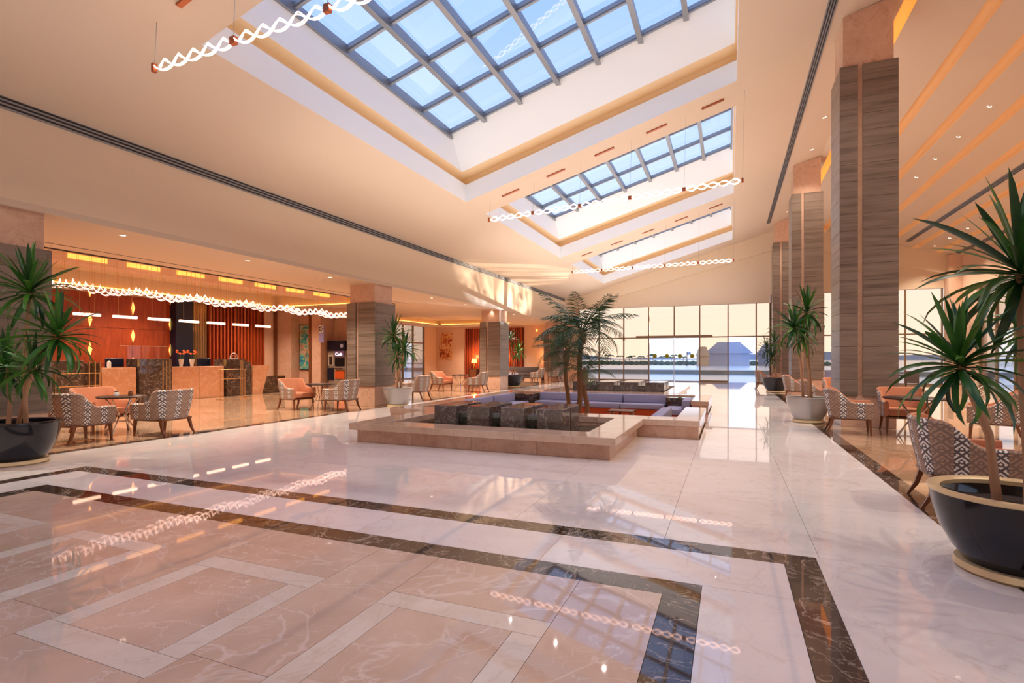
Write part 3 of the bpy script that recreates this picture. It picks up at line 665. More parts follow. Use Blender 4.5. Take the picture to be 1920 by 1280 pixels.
def round_table(x, y, label, r=.4, h=.73, top=darkwood):
    t_ = thing('side_table', label, 'table', (x, y, 0), 0, 'round lounge tables')
    part('table_top', MB().lathe([(0, h - .035), (r - .02, h - .035), (r, h - .02), (r, h - .008), (r - .01, h), (0, h)], 36), top, t_, True)
    for k in range(4):
        a = k * PI / 2 + .5; part('leg', MB().tube([(.30 * math.cos(a) * r / .4, .30 * math.sin(a) * r / .4, h - .035), (.07 * math.cos(a), .07 * math.sin(a), h * .5), (.30 * math.cos(a) * r / .4, .30 * math.sin(a) * r / .4, 0)], .013, 6), chrome, t_)
    part('foot_ring', MB().tube([(.12 * math.cos(i * PI / 6), .12 * math.sin(i * PI / 6), .25) for i in range(13)], .008, 6, False), chrome, t_)
    return t_
chair(-10.42, 5.62, PI + .1, 'patterned armchair right behind the left black plant pot, seen from its side')
chair(-9.95, 6.78, -R90 + .12, 'patterned armchair seen from behind, before the reception desk')
chair(-11.45, 6.55, R90, 'salmon lined armchair facing out, between two patterned backs on the left')
round_table(-10.72, 6.5, 'round dark table between the nearest left armchairs')
chair(-11.36, 11.55, R90 - .15, 'armchair facing out with salmon inside, before the blue painting')
chair(-9.92, 11.75, -R90 + .15, 'patterned armchair with its back to the hall, below the second left column')
round_table(-10.68, 11.75, 'round table between the two armchairs before the cash machine')
chair(-9.95, 15.6, -R90 + .1, 'striped looking armchair right beyond the silver pot on the left')
chair(-11.6, 15.9, R90, 'armchair half hidden by the leaves over the left silver pot')
round_table(-10.7, 15.8, 'round table beyond the left silver pot')
chair(-11.75, 20.4, R90 - .1, 'armchair with salmon inside under the red painting')
chair(-9.95, 20.4, -R90 + .15, 'striped looking armchair just before the third left column')
round_table(-10.85, 20.5, 'round table before the third left column')
chair(-10.4, 29.2, -R90 + .2, 'pale armchair in the far left lounge beside the palms')
chair(-12.3, 29.4, R90, 'armchair facing out from the far left lounge wall')
chair(-9.9, 31.0, -R90, 'farthest left armchair by the last left column')
chair(2.15, 6.52, R90 - .08, 'large patterned armchair right behind the black pot at the right')
chair(4.35, 11.9, -R90 - .35, 'patterned armchair turned inward behind the nearest right armchair')
chair(2.15, 11.95, R90 - .12, 'patterned armchair at the foot of the tallest right column, back to the hall')
chair(3.15, 12.47, -.06, 'salmon lined armchair set against the tallest right column')
round_table(3.15, 11.75, 'round dark table between the right armchairs', .5)
chair(2.2, 16.3, R90 - .1, 'patterned armchair just beyond the right silver pot')
chair(3.0, 18.0, 0, 'salmon lined armchair facing the viewer before the second right column')
round_table(3.1, 16.9, 'round table beyond the right silver pot', .45)
chair(2.15, 20.7, R90 - .1, 'patterned armchair behind the right silver pot, nearer the second column')
chair(3.6, 21.0, -R90, 'armchair facing inward beside the second right column')
chair(1.55, 27.4, R90 - .15, 'armchair alone on the marble before the glass front')
chair(3.4, 26.4, -R90, 'armchair by the third right column facing the aisle')
round_table(2.6, 27.0, 'round table near the third right column', .4)
# nearest dining chairs on the window side
def dining_proto():
    c = thing('dining_chair', '-', 'chair')
    part('seat', box(-.24, .24, -.24, .24, .42, .49, ch=.015), greyfab, c, True); part('backrest', box(-.24, .24, .20, .26, .50, .92, ch=.02), greyfab, c, True)
    for sx in (-.2, .2):
        for sy in (-.2, .21): part('leg', MB().tube([(sx, sy, .43), (sx * 1.08, sy * 1.1, 0)], [.022, .014], 6), darkwood, c)
    return c
dp = dining_proto(); dp.location = (7.0, 26.5, 0); dp.rotation_euler = (0, 0, PI - .3); tag(dp, 'dark dining chair beyond the tallest right column', None, 'dark dining chairs')
for x, y, rz, lb in ((6.0, 27.8, .4, 'dark dining chair far back before the taupe screen'), (8.9, 20.75, .1, 'dark dining chair behind the thin stems at the right edge'), (9.95, 19.7, -R90, 'dark dining chair at the right edge facing the table'), (8.2, 25.5, R90, 'dark dining chair between white lattice stand and far glass')):
    clone(dp, (x, y, 0), rz, lb, 'dark dining chairs')
def dining_table(x, y, label, r=.55):
    t_ = thing('dining_table', label, 'table', (x, y, 0), 0, 'square dining tables')
    part('table_top', box(-r, r, -r, r, .72, .76, ch=.008), darkwood, t_)
    part('pedestal', MB().tube([(0, 0, .02), (0, 0, .72)], .04, 12), chrome, t_); part('base', MB().lathe([(0, 0), (.28, 0), (.28, .015), (.05, .03), (0, .03)], 24), chrome, t_)
dining_table(8.9, 19.7, 'square dark table at the right edge'); dining_table(6.6, 27.1, 'square dark table far back before the taupe screen', .45)
ls = thing('lattice_stand', 'white zigzag lattice stand on the marble behind the right plant', 'stand', (7.62, 22.3, 0), TH)
for k in range(3):
    z = .28 * k
    part('zigzag', MB().tube([(-.2, -.14, z + .02), (.2, -.14, z + .27), (-.2, -.14, z + .27), (.2, -.14, z + .02), (-.2, -.14, z + .02)], .013, 5).tube([(-.2, .14, z + .02), (.2, .14, z + .27), (-.2, .14, z + .27), (.2, .14, z + .02), (-.2, .14, z + .02)], .013, 5), whitep, ls)
part('top_plate', box(-.22, .22, -.18, .18, .84, .86, ch=.004), whitep, ls); part('bottom_plate', box(-.22, .22, -.18, .18, 0, .015), whitep, ls)

# far left lounge: long sofa, pale armchair sofa, lamps on cabinets
def long_sofa(x, y, rz, w_, m, label):
    s_ = thing('sofa', label, 'sofa', (x, y, 0), rz)
    part('base', box(-w_, w_, -.36, .36, .12, .3, ch=.015), m, s_, True); part('seat_cushion', box(-w_ + .14, w_ - .14, -.38, .22, .3, .45, ch=.03), m, s_, True)
    part('backrest', box(-w_, w_, .2, .38, .3, .86, ch=.04), m, s_, True)
    for sx in (-1, 1):
        part('armrest', box(min(sx * w_, sx * (w_ - .14)), max(sx * w_, sx * (w_ - .14)), -.38, .2, .3, .62, ch=.03), m, s_, True)
        for sy in (-.3, .3): part('leg', MB().tube([(sx * (w_ - .08), sy, .12), (sx * (w_ - .08), sy, 0)], [.025, .018], 6), wood, s_)
long_sofa(-13.2, 32.6, 0, 1.6, greyfab, 'long dark sofa against the far lounge wall')
long_sofa(-11.3, 26.9, R90, .6, bluefab, 'pale blue tub sofa beyond the dark pot on the left')
long_sofa(5.4, 29.8, 0, 1.7, lilac, 'lilac sofa far back on the window side')
def table_lamp(x, y, label):
    cb = thing('side_cabinet', 'small dark cabinet under the %s' % label, 'cabinet', (x, y, 0))
    part('body', box(-.3, .3, -.22, .22, .06, .66, ch=.008), darkwood, cb); dr = part('door', box(-.27, .27, -.235, -.221, .1, .62, ch=.003), wood, cb); part('handle', MB().tube([(.2, -.245, .3), (.2, -.245, .42)], .008, 8), brass, dr); part('plinth', box(-.27, .27, -.19, .2, 0, .06), blackp, cb)
    l_ = thing('table_lamp', label, 'lamp', (x, y, .66), 0, 'table lamps with amber shades')
    part('base', MB().lathe([(0, 0), (.09, 0), (.09, .015), (.03, .04), (.05, .16), (.07, .24), (.03, .36), (.012, .4), (.012, .48), (0, .48)], 20), gold, l_, True)
    part('lamp_shade', MB().lathe([(.2, .44), (.17, .74)], 28), shade_em, l_, True)
    lamp('table_lamp_glow', 'POINT', (x, y, 1.55), 25, (1, .5, .2), .08)
table_lamp(-16.7, 33.6, 'lit amber table lamp left of the third left column'); table_lamp(-14.4, 33.6, 'lit amber table lamp right of the third left column'); table_lamp(-11.3, 33.6, 'lit amber table lamp behind the palms')

# ------------------------------------------------------------------ potted dracaenas
def strap_leaf(L, wd, droop, seed):
    r_ = random.Random(seed); mb = MB(); n = 6; P_ = Vector((0, 0, 0)); a = 0.0; prev = None
    for i in range(n + 1):
        s_ = i / n; hw = wd * (math.sin(PI * (.12 + .84 * s_)) ** .8) * (1 if i < n else 0.05)
        up = Vector((-math.sin(a), 0, math.cos(a)))
        row = [mb.bm.verts.new(P_ + Vector((0, -hw, 0)) + up * hw * .35), mb.bm.verts.new(P_), mb.bm.verts.new(P_ + Vector((0, hw, 0)) + up * hw * .35)]
        if prev:
            for k in (0, 1): mb.bm.faces.new((prev[k], prev[k + 1], row[k + 1], row[k]))
        prev = row; P_ = P_ + Vector((math.cos(a), 0, math.sin(a))) * (L / n); a -= droop / n * (.4 + 1.4 * s_)
    mb.keep = 1
    return mb.mesh('leaf', leafm, True)
LV = [strap_leaf(.60, .023, d2, i) for i, d2 in enumerate((.15, .5, .9, 1.5, 2.1))]
AVOID = [(-10.82, -9.72, y, y + 1.08) for y in (3.83, 12.98, 22.28, 31.48)] + [(2.14, 3.24, y, y + 1.08) for y in (12.98, 22.33, 31.38)]
def inside(p): return any(a <= p.x <= b3 and c <= p.y <= d2 for a, b3, c, d2 in AVOID)
def rosette(parent, ctr, n, sc, joined=False, up=Vector((0, 0, 1))):
    joinme = MB() if joined else None
    for k in range(n):
        e = (k + .5) / n; el = math.radians(86 - 128 * e ** .85) + rnd.uniform(-.1, .1); az = k * 2.39996 + rnd.uniform(-.15, .15)
        m_ = LV[min(4, int(e * 4.6))]; s_ = sc * rnd.uniform(.78, 1.12)
        loc = ctr + Vector((0, 0, .10 * sc * (1 - e) - .05))
        tipv = m_.vertices[-2].co
        for tr in range(8):
          M = Matrix.Translation(loc) @ Matrix.Rotation(az, 4, 'Z') @ Matrix.Rotation(-el, 4, 'Y') @ Matrix.Rotation(rnd.uniform(-.5, .5), 4, 'X') @ Matrix.Diagonal((s_, s_ * 1.25, s_, 1))
          wp = Vector(parent.location)
          if not any(inside(wp + M @ (tipv * q)) for q in (.35, .7, 1)): break
          az += 1.1
        else: continue
        if joined:
            me = m_.copy(); me.transform(M); joinme.bm.from_mesh(me); bpy.data.meshes.remove(me)
        else:
            o = link('leaf', m_, parent); o.matrix_basis = M
    if joined: joinme.keep = 1; part('leaf_rosette', joinme, leafm, parent, True)
def dracaena(base, glaze, R, hgt, crowns, n, sc, label, joined=False, rim=None, scs=(1, 1, .85, .85)):
    b_ = Vector(base); t_ = thing('potted_dracaena', label, 'plant', b_)
    part('saucer', MB().lathe([(0, 0), (.66 * R, 0), (.72 * R, .02), (.70 * R, .06), (0, .06)], 40), goldpaint, t_, True)
    k = hgt - .06
    pr = [(0, .06), (.60 * R, .06), (.74 * R, .06 + .18 * k), (.88 * R, .06 + .45 * k), (.97 * R, .06 + .78 * k), (R, hgt), (.94 * R, hgt), (.86 * R, hgt - .05), (.84 * R, hgt - .14), (0, hgt - .14)]
    po = part('pot', MB().lathe(pr, 48), glaze, t_, True)
    part('rim', MB().lathe([(.99 * R, hgt - .02), (1.015 * R, hgt - .01), (1.015 * R, hgt + .012), (.93 * R, hgt + .016), (.86 * R, hgt - .0), (.86 * R, hgt - .03)], 48), rim or glaze, po, True)
    part('soil', MB().lathe([(0, hgt - .075), (.5 * R, hgt - .08), (.845 * R, hgt - .10)], 24), soilm, t_)
    for i, c in enumerate(crowns):
        v = Vector(c) - b_; a = i * 2.1 + .6; s0 = Vector((.22 * R * math.cos(a), .22 * R * math.sin(a), hgt - .1))
        mid = s0.lerp(v, .5) + Vector((rnd.uniform(-.05, .05), rnd.uniform(-.05, .05), 0)) - Vector((v.x, v.y, 0)) * .14
        part('stem', MB().tube([s0, s0.lerp(mid, .5) , mid, mid.lerp(v, .55) , v], [.032, .028, .026, .024, .022], 8), trunkm, t_, True)
        rosette(t_, v, n if i < 3 else n * 2 // 3, sc * scs[i], joined)
D1 = 3.72
dracaena((1.81, 4.6, 0), blackglaze, .485, .54, [at(1912, 515, 3.7), at(1800, 684, 3.6), at(1990, 600, 4.0)], 64, 1.15, 'large palm like plant in the black gold rimmed pot at the right edge', rim=goldpaint, scs=(1, .74, .8))
b2_ = flr(32, 868); D2 = 7.3
dracaena(b2_, blackglaze, .48, .57, [at(56, 548, D2), at(108, 632, D2 - .1), at(12, 690, D2 + .1), at(62, 690, D2 - .15)], 56, 1.08, 'palm like plant in the glossy black pot at the left edge')
b3_ = flr(746, 761.5)
dracaena(b3_, silverglaze, .44, .55, [at(738, 630, 15.5), at(759, 655, 15.4), at(746, 668, 15.8)], 40, 1.05, 'palm like plant in the silver pot beside the second left column')
b4_ = flr(962, 725); dracaena(b4_, darkglaze, .50, .58, [at(957, 635, 26.6), at(972, 660, 26.4)], 34, 1.0, 'palm like plant in the dark pot by the third left column', True)
b5_ = flr(1515, 791); dracaena(b5_, silverglaze, .45, .56, [at(1512, 585, 11.7), at(1488, 615, 11.6), at(1504, 634, 11.8)], 48, 1.0, 'palm like plant in the silver pot before the second right column', rim=silverglaze)
b6_ = flr(1454, 735); dracaena(b6_, darkglaze, .52, .60, [at(1438, 655, 22.2), at(1452, 642, 22.4), at(1447, 672, 22.1)], 34, 1.0, 'palm like plant in the charcoal pot by the third right column', True)

# ------------------------------------------------------------------ wavy pendants
def helix_seg(L, amp, n=5, r_=.0075, npt=14):
    mb = MB()
    for ph, a2 in ((0, amp), (PI, amp), (.32, amp * .72), (PI + .32, amp * .72)):
        pts = [(-L / 2 + L * i / (n * npt), a2 * .55 * math.cos(PI * n * i / (n * npt) + ph), a2 * math.sin(PI * n * i / (n * npt) + ph)) for i in range(n * npt + 1)]
        mb.tube(pts, r_, 5)
    return mb
seg_me = helix_seg(1.34, .075).mesh('glowing_wave', fil, True)
cap_me = MB().box(-.025, .025, -.03, .03, -.06, .06, ch=.004).mesh('connector', copper)
def pendant(xa, xb, y, z, tilt, label):
    t_ = thing('wave_pendant', label, 'pendant light', ((xa + xb) / 2, y, z), 0, 'long wavy pendants across the hall'); n = 5; L = (xb - xa) / n
    for k in range(n):
        x = -(xb - xa) / 2 + L * (k + .5); o = link('glowing_wave', seg_me, t_, (x, 0, tilt * x), (0, -math.atan(tilt), 0), (L / 1.45, 1, 1))
        if k: link('connector', cap_me, t_, (x - L / 2, 0, tilt * (x - L / 2)), (0, 0, 0), (1.8, 1, .8))
    for x in (-(xb - xa) / 2, (xb - xa) / 2): link('connector', cap_me, t_, (x, 0, tilt * x), (0, 0, 0))
    for k in range(n + 1):
        x = -(xb - xa) / 2 + L * k; xx = x + (xa + xb) / 2
        part('wire', MB().tube([(x, 0, tilt * x), (x + .05, 0, zc(xx + .05) - z)], .0035, 4), alu, t_)
        if k < n: lamp('floor_fill', 'SPOT', (xx + L * .5, y, zc(xx + L * .5) - .06), 70, (1, .92, .84), .03, (0, 0, 0), spot_size=math.radians(140), spot_blend=.9)  # added spot to light the floor, not a lamp of the canopy
        if k < n: part('canopy', box(-.28, .28, -.04, .04, -.03, 0, ch=.004), copper, t_, False, (x + L * .5, 0, zc(xx + L * .5) - z - .001), (0, -math.atan(M1), 0))
pendant(-7.2, .2, 4.78, 5.45, .02, 'nearest wavy glowing pendant at the top left')
pendant(-6.66, .31, 14.4, 5.74, .042, 'middle wavy glowing pendant between first and second skylights')
pendant(-6.8, .17, 24.0, 5.51, .008, 'farthest wavy glowing pendant before the glass front')
# reception wave lights: one short wave per hanger
wv = helix_seg(.55, .10, 2, .0065, 10).mesh('glowing_wave', mat('soft_filament', sr(255, 220, 205), .5, 0, sr(255, 214, 196), 1.5), True); wr = MB().tube([(-.3, 0, 0), (-.3, 0, 1.15)], .004, 4).tube([(.3, 0, 0), (.3, 0, 1.15)], .004, 4).mesh('wire', brass)
cn = MB().box(-.28, .28, -.025, .025, 1.13, 1.16).mesh('canopy', dark_gap)
for k in range(44):
    y = 5.6 + .281 * k
    t_ = thing('wave_light', 'short wavy glowing light in the long row over reception', 'pendant light', (-14.35, y, 3.16 + .05 * math.sin(k * 1.1)), 0, 'row of wavy lights over the reception')
    link('glowing_wave', wv, t_, (0, 0, 0), (.25 * (k % 3), 0, 0)); link('wire', wr, t_); link('canopy', cn, t_)
# bar lights over the desk
for k in range(7):
    y = 9.36 + 1.065 * k
    t_ = thing('bar_light', '%s small bar light over the reception desk, counted from the left' % ['first', 'second', 'third', 'fourth', 'fifth', 'sixth', 'seventh'][k], 'pendant light', (-17.6, y + .35, 2.7), 0, 'bar lights over the desk')
    part('bar', box(-.05, .05, -.35, .35, 0, .08, ch=.008), bar_em, t_)
    for s_ in (-.2, .2): part('rod', MB().tube([(0, s_, .08), (0, s_, 1.58)], .005, 5), brass, t_)

# downlights
ring_me = MB().lathe([(.045, -.004), (.07, -.006), (.075, 0), (.045, .01)], 20).mesh('ring', whitep, True); lens_me = MB().lathe([(0, .004), (.046, .0)], 16).mesh('lens', dl_em)
def downlight(x, y, z, tilt, label, group, power=0, ang=110):
    t_ = thing('downlight', label, 'downlight', (x, y, z - .001), 0, group); t_.rotation_euler = (0, tilt, 0)
    link('ring', ring_me, t_); link('lens', lens_me, t_)
    if power: lamp('downlight_beam', 'SPOT', (x, y, z - .03), power, WARM, .05, (0, 0, 0), spot_size=math.radians(ang), spot_blend=.8)
NTH = ['first', 'second', 'third', 'fourth', 'fifth', 'sixth', 'seventh', 'eighth', 'ninth', 'tenth', 'eleventh']
for k in range(10):
    downlight(-10.2, .8 + 2.7 * k + 2.7, SO, 0, '%s small downlight of the soffit row, counted from the left' % NTH[k], 'soffit downlights', 330)
for i, (x, ys_) in enumerate(((6.28, [7.5, 9.5, 11.5, 13.5, 15.5, 17.47, 19.5, 21.4, 23.3]), (9.5, [16.5, 18.5, 20.5, 22.5, 24.5, 26.5, 28.5, 30.5, 32.4]), (2.70, [8.0, 10.6, 16.0, 18.6, 21.3, 29.9]))):
    for k, y in enumerate(ys_):
        downlight(x, y, zc(x), .29 if x > RX else -.28, '%s downlight from the near end, %s' % (NTH[k], ['inner row of the window side ceiling', 'outer row of the window side ceiling', 'row above the right columns'][i]), 'right ceiling downlights', 420 if x != 2.7 else 260)
for x, y in ((-14, 5), (-14, 10), (-14, 15), (-18, 7.5), (-18, 12), (-18, 16.5), (-12.2, 21), (-16, 28), (-13.5, 31), (-16, 32.5)):
    lamp('reception_beam', 'SPOT', (x, y, SO - .05 if y > 18 else 4.2), 680, (1, .82, .66), .08, (0, 0, 0), spot_size=math.radians(125), spot_blend=.9)

# ventilation grilles
def grille(name, label, p0, p1, wdir, nrm, n=3, wd=.17):
    g_ = thing(name, label, 'vent'); p0, p1, wdir, nrm = map(Vector, (p0, p1, wdir, nrm))
    q = lambda p, a, h: p + wdir * a + nrm * h
    part('dark_slot', MB().quad(q(p0, 0, .004), q(p1, 0, .004), q(p1, wd, .004), q(p0, wd, .004)), dark_gap, g_)
    for k in range(n + 1):
        a = wd * k / n - .012; mb = MB()
        A = [q(p, a + u, h) for p in (p0, p1) for u, h in ((0, .005), (.026, .005), (.026, .02), (0, .02))]
        for f in ((0, 1, 2, 3), (4, 5, 6, 7), (0, 1, 5, 4), (1, 2, 6, 5), (2, 3, 7, 6), (3, 0, 4, 7)): mb.quad(*[A[i] for i in f])
        part('slat', mb, alu, g_)
sl = 1 / math.hypot(1, M1); n1 = (M1 * sl, 0, -sl); s2 = 1 / math.hypot(1, M2)
grille('vent_grille', 'long linear air grille along the top of the left wall', (X0, YF + .1, Z0 - .16), (X0, 32.7, Z0 - .16), (0, 0, 1), (1, 0, 0))
grille('vent_grille', 'long linear air grille beside the right columns', (1.84, YF + .1, zc(1.84)), (1.84, 31.1, zc(1.84)), (sl, 0, M1 * sl), n1)
grille('vent_grille', 'long linear air grille between grooves of the right ceiling', (8.3, YF + .1, zc(8.3)), (8.3, 32.5, zc(8.3)), (s2, 0, M2 * s2), (M2 * s2, 0, -s2))
grille('vent_grille', 'short linear air grille at the outer edge of the right ceiling', (10.5, YF + .1, zc(10.5)), (10.5, 33.0, zc(10.5)), (s2, 0, M2 * s2), (M2 * s2, 0, -s2))

# ------------------------------------------------------------------ reception
rw = tag(link('wall_left', None), 'red wooden reception wall of large panels with slit lights', None, None, 'structure')
for i in range(6):
    for j in range(3):
        y0_ = 5.5 + 1.2 * i * 1.16; yb_ = y0_ + 1.2 * 1.16
        part('wood_panel', box(-20, -19.94 - .012 * ((i + j) % 2), y0_ + .004, yb_ - .004, .0 + 1.25 * j + .004, 1.25 * (j + 1) - .004, ch=.004), redwood, rw)
k = 0
for i in range(6):
    for j in range(3):
        y_ = 6.9 + 1.39 * i; z_ = 1.25 + 1.0 * j + (.5 if i % 2 else 0)
        d_ = MB(); pts_ = [(0, 0, -.24), (.02, .05, 0), (0, 0, .24), (.02, -.05, 0)]
        d_.quad((.0, 0, -.25), (.03, .055, 0), (.0, 0, .25), (.03, -.055, 0)); d_.quad((.0, 0, -.25), (-.02, .055, 0), (.0, 0, .25), (-.02, -.055, 0))
        part('slit_lamp', d_, mat('slit_glow_%d' % k, sr(250, 190, 110), .5, 0, sr(255, 190, 100), 1.1) if not k else MATS['slit_glow_0'], rw, loc=(-19.92, y_, z_)); k += 1
tag(part('trim_20', box(-19.95, -19.6, 13.85, 14.55, 0, SO, ch=.01), navy), 'dark blue black pier in the reception wall', None, None, 'structure')
mr = thing('mirror_panel', 'antique bronze mirror panel with brass rods behind the flowers', 'panel', (-19.9, 14.6, 0))
part('sheet', box(-.05, 0, 0, .75, 0, SO), mat('antique_mirror', sr(170, 140, 100), .15, .8), mr)
for q in range(5): part('rod', MB().tube([(.06, .25 + .11 * q, 1.0), (.06, .25 + .11 * q, SO)], .014, 6), brass, mr)
sw = tag(link('wall_left', None), 'dark red slatted timber wall behind reception', None, None, 'structure')
part('backing', box(-20, -19.95, 15.4, 18.3, 0, SO), mat('dark_red', sr(84, 26, 20), .6), sw)
for q in range(17): part('slat', box(-19.95, -19.82, 15.42 + .17 * q, 15.5 + .17 * q, 0, SO, ch=.004), redwood, sw)
# spotlights above slats
# end wall slats
ew = tag(link('wall_back', None), 'red slatted timber panels on the lounge end wall', None, None, 'structure')
for xa, xb in ((-17.6, -15.2), (-15.0, -13.05)):
    part('backing', box(xa, xb, YB - .04, YB - .001, .0, 3.55), mat('dark_red_b%d' % (xb > -14), sr(100, 34, 18), .6), ew)
    n = int((xb - xa) / .17)
    for q in range(n): part('slat', box(xa + .02 + .17 * q, xa + .11 + .17 * q, YB - .12, YB - .04, .0, 3.55, ch=.004), redwood, ew)
dsk = thing('reception_desk', 'long reception desk of peach marble fronts and dark marble uprights', 'desk', (-17.6, 0, 0))
def front(y0_, y1_, h, m, nm='front_panel', d0=-.5, d1=0): part(nm, box(d0, d1, y0_ + .004, y1_ - .004, 0 if nm != 'dark_upright' else 0, h, ch=.008), m, dsk)
front(7.6, 9.6, 1.38, m_dark, 'dark_upright', -.6, .05); front(10.1, 11.12, 1.15, m_desk); front(11.16, 12.24, 1.42, m_dark, 'dark_upright', -.6, .08)
front(12.28, 13.3, 1.15, m_desk); front(13.3, 14.3, 1.15, m_desk); front(14.34, 15.2, 1.4, m_dark, 'dark_upright', -.6, .08); front(15.22, 15.5, 1.3, m_dark, 'dark_upright', -.6, .02); front(9.62, 10.08, 1.3, m_dark, 'dark_upright', -.6, -.05)
part('end_panel', MB().prism([(15.55, 0), (16.02, 0), (16.4, 1.15), (15.55, 1.15)], 'x', -.5, .04), m_desk, dsk)
part('plinth', box(-.6, -.04, 15.5, 17.3, 0, .7), m_dark, dsk)
for y in (9.7, 9.86, 10.0, 11.9, 12.02, 12.14, 14.95, 15.03): part('brass_strip', box(.02, .095, y, y + .03, .02, 1.36, ch=.002), brass, dsk)
part('worktop', box(-1.2, -.5, 7.6, 16.0, .72, .78, ch=.005), m_dark, dsk)
part('wood_tray', box(-.5, -.02, 10.6, 11.1, 1.151, 1.17), wood, dsk)
# rails before the desk
def rail(p, label):
    t_ = thing('brass_rail', label, 'rail', p, 0, 'brass rails before reception')
    part('frame', MB().tube([(0, -.5, 0), (0, -.5, 1.05), (0, .5, 1.05), (0, .5, 0)], .013, 6).tube([(0, -.5, .72), (0, .5, .72)], .013, 6), brass, t_)
    for s_ in (-.5, .5): part('foot', box(-.2, .2, s_ - .03, s_ + .03, 0, .015), brass, t_)
rail((-16.3, 13.6, 0), 'slim brass rail before the right part of the desk'); rail((-15.6, 8.4, 0), 'slim brass rail before the left dark part of the desk')
# desk-top things
def bottle(p, label):
    t_ = thing('bottle', label, 'bottle', p); part('body', MB().lathe([(0, 0), (.05, 0), (.055, .02), (.055, .16), (.03, .2), (.016, .22), (0, .22)], 16), whitep, t_, True); part('pump', MB().lathe([(.016, .22), (.016, .28), (.03, .285), (0, .3)], 12), blackp, t_, True)
bottle((-17.8, 10.42, 1.151), 'white pump bottle on the left peach desk front')
def monitor(y, label, logo=False):
    t_ = thing('monitor', label, 'monitor', (-18.42, y, .781)); part('screen', box(-.02, .02, -.28, .28, .32, .66, ch=.006), navy, t_); part('stand', box(-.02, .02, -.03, .03, .01, .34), blackp, t_); part('foot', box(-.1, .1, -.12, .12, 0, .012), blackp, t_)
monitor(10.95, 'dark monitor beside the second dark upright'); monitor(14.1, 'dark monitor beside the third dark upright')
em = thing('desk_sign', 'white arch shaped emblem sign on the third dark upright', 'sign', (-17.75, 14.85, 1.401))
part('arch', MB().tube([(0, -.17 * math.cos(a), .05 + .19 * math.sin(a)) for a in [PI * i / 14 for i in range(15)]], .014, 6).tube([(0, -.10 * math.cos(a), .05 + .10 * math.sin(a)) for a in [PI * i / 10 for i in range(11)]], .01, 6), whitep, em); part('bar', box(-.014, .014, -.19, .19, 0, .045, ch=.004), whitep, em)
for y, lb in ((12.72, 'white tapered vase with orange flowers, left of two on the desk'), (13.12, 'white tapered vase with orange flowers, right of two on the desk')):
    v_ = thing('flower_vase', lb, 'vase', (-17.75, y, 1.151), 0, 'vases of orange flowers'); part('vase', MB().lathe([(0, 0), (.045, 0), (.085, .26), (.075, .26), (.04, .02), (0, .02)], 20), whitep, v_, True)
    for q in range(7):
        a = q * .9; tip = (.13 * math.cos(a), .13 * math.sin(a), .44 + .05 * (q % 3)); part('stem', MB().tube([(0, 0, .1), tip], .004, 4), palmm, v_)
        part('flower', MB().lathe([(0, -.03), (.045, .0), (.03, .04), (0, .045)], 8), orangep, v_, True, loc=tip)
gs = thing('glass_screen', 'clear glass desk screen above the second dark upright', 'screen', (-17.9, 11.6, 1.421)); part('pane', box(-.006, .006, -.8, .75, 0, .42), g_clear, gs); part('edge', box(-.008, .008, -.8, .75, .42, .432), whitep, gs)
# painting, cash machine, wall sign
pa = thing('painting', 'tall abstract painting in blues and greens in the salmon niche', 'painting', (-18.45, 19.46, 1.95)); part('canvas', box(-.46, .46, -.02, .02, -1.03, 1.08), art1, pa); part('frame', MB().box(-.48, -.46, -.025, .03, -1.05, 1.1).box(.46, .48, -.025, .03, -1.05, 1.1).box(-.48, .48, -.025, .03, -1.07, -1.03).box(-.48, .48, -.025, .03, 1.08, 1.1), darkwood, pa)
atm = thing('cash_machine', 'cash machine with navy header and orange panel in the alcove', 'cash machine', (-16.55, 19.5, 0))
part('body', box(-.5, .5, -.2, .38, 0, 1.85, ch=.02), greyp, atm); part('header', box(-.5, .52, -.3, .3, 1.78, 2.25, ch=.02), navy, atm); part('side_wing', box(-.52, -.2, -.26, .2, .45, 1.0, ch=.01), navy, atm)
hd_ = part('screen_hood', box(-.15, .45, -.28, -.18, 1.50, 1.78, ch=.01), mat('sign_purple', sr(120, 100, 140), .4), atm); part('screen', box(-.12, .42, -.235, -.2, 1.08, 1.45, ch=.006), blackp, atm); part('keypad', box(-.1, .4, -.32, -.2, .93, 1.0, ch=.006), chrome, atm)
part('orange_panel', box(-.12, .42, -.235, -.2, .5, .88, ch=.008), orangep, atm); part('poster', box(-.48, -.2, -.235, -.2, 1.1, 1.6), mat('poster', sr(190, 180, 160), .5), atm); part('poster_picture', box(-.44, -.25, -.24, -.234, 1.15, 1.52), darkwood, atm)
part('logo', MB().lathe([(.0, 0), (.09, 0), (.09, .01), (0, .01)], 20), bluefab, atm, loc=(.33, -.30, 2.0), rot=(PI / 2, 0, 0))
tx = bpy.data.curves.new('lettering', 'FONT'); tx.body = 'Cash'; tx.size = .2; tx.extrude = .004; tx.align_x = 'CENTER'; tx.materials.append(mat('lit_letters', sr(255, 255, 250), .5, 0, (1, 1, 1, 1), 1.2))
tob0 = bpy.data.objects.new('lettering_curve', tx); C.objects.link(tob0); bpy.context.view_layer.update()
tme = bpy.data.meshes.new_from_object(tob0); bpy.data.objects.remove(tob0); tob = bpy.data.objects.new('lettering', tme); C.objects.link(tob); tob.parent = atm; tob.location = (.15, -.29, 1.56); tob.rotation_euler = (PI / 2, 0, 0)
bs = thing('wall_sign', 'blue and white projecting sign above the cash machine', 'sign', (-17.1, 18.9, 2.6)); part('panel', box(-.14, .14, -.03, .03, -.45, .35, ch=.01), mat('sign_lilac', sr(160, 150, 200), .5), bs); part('emblem_field', box(-.12, .12, -.036, -.03, .0, .33), whitep, bs)
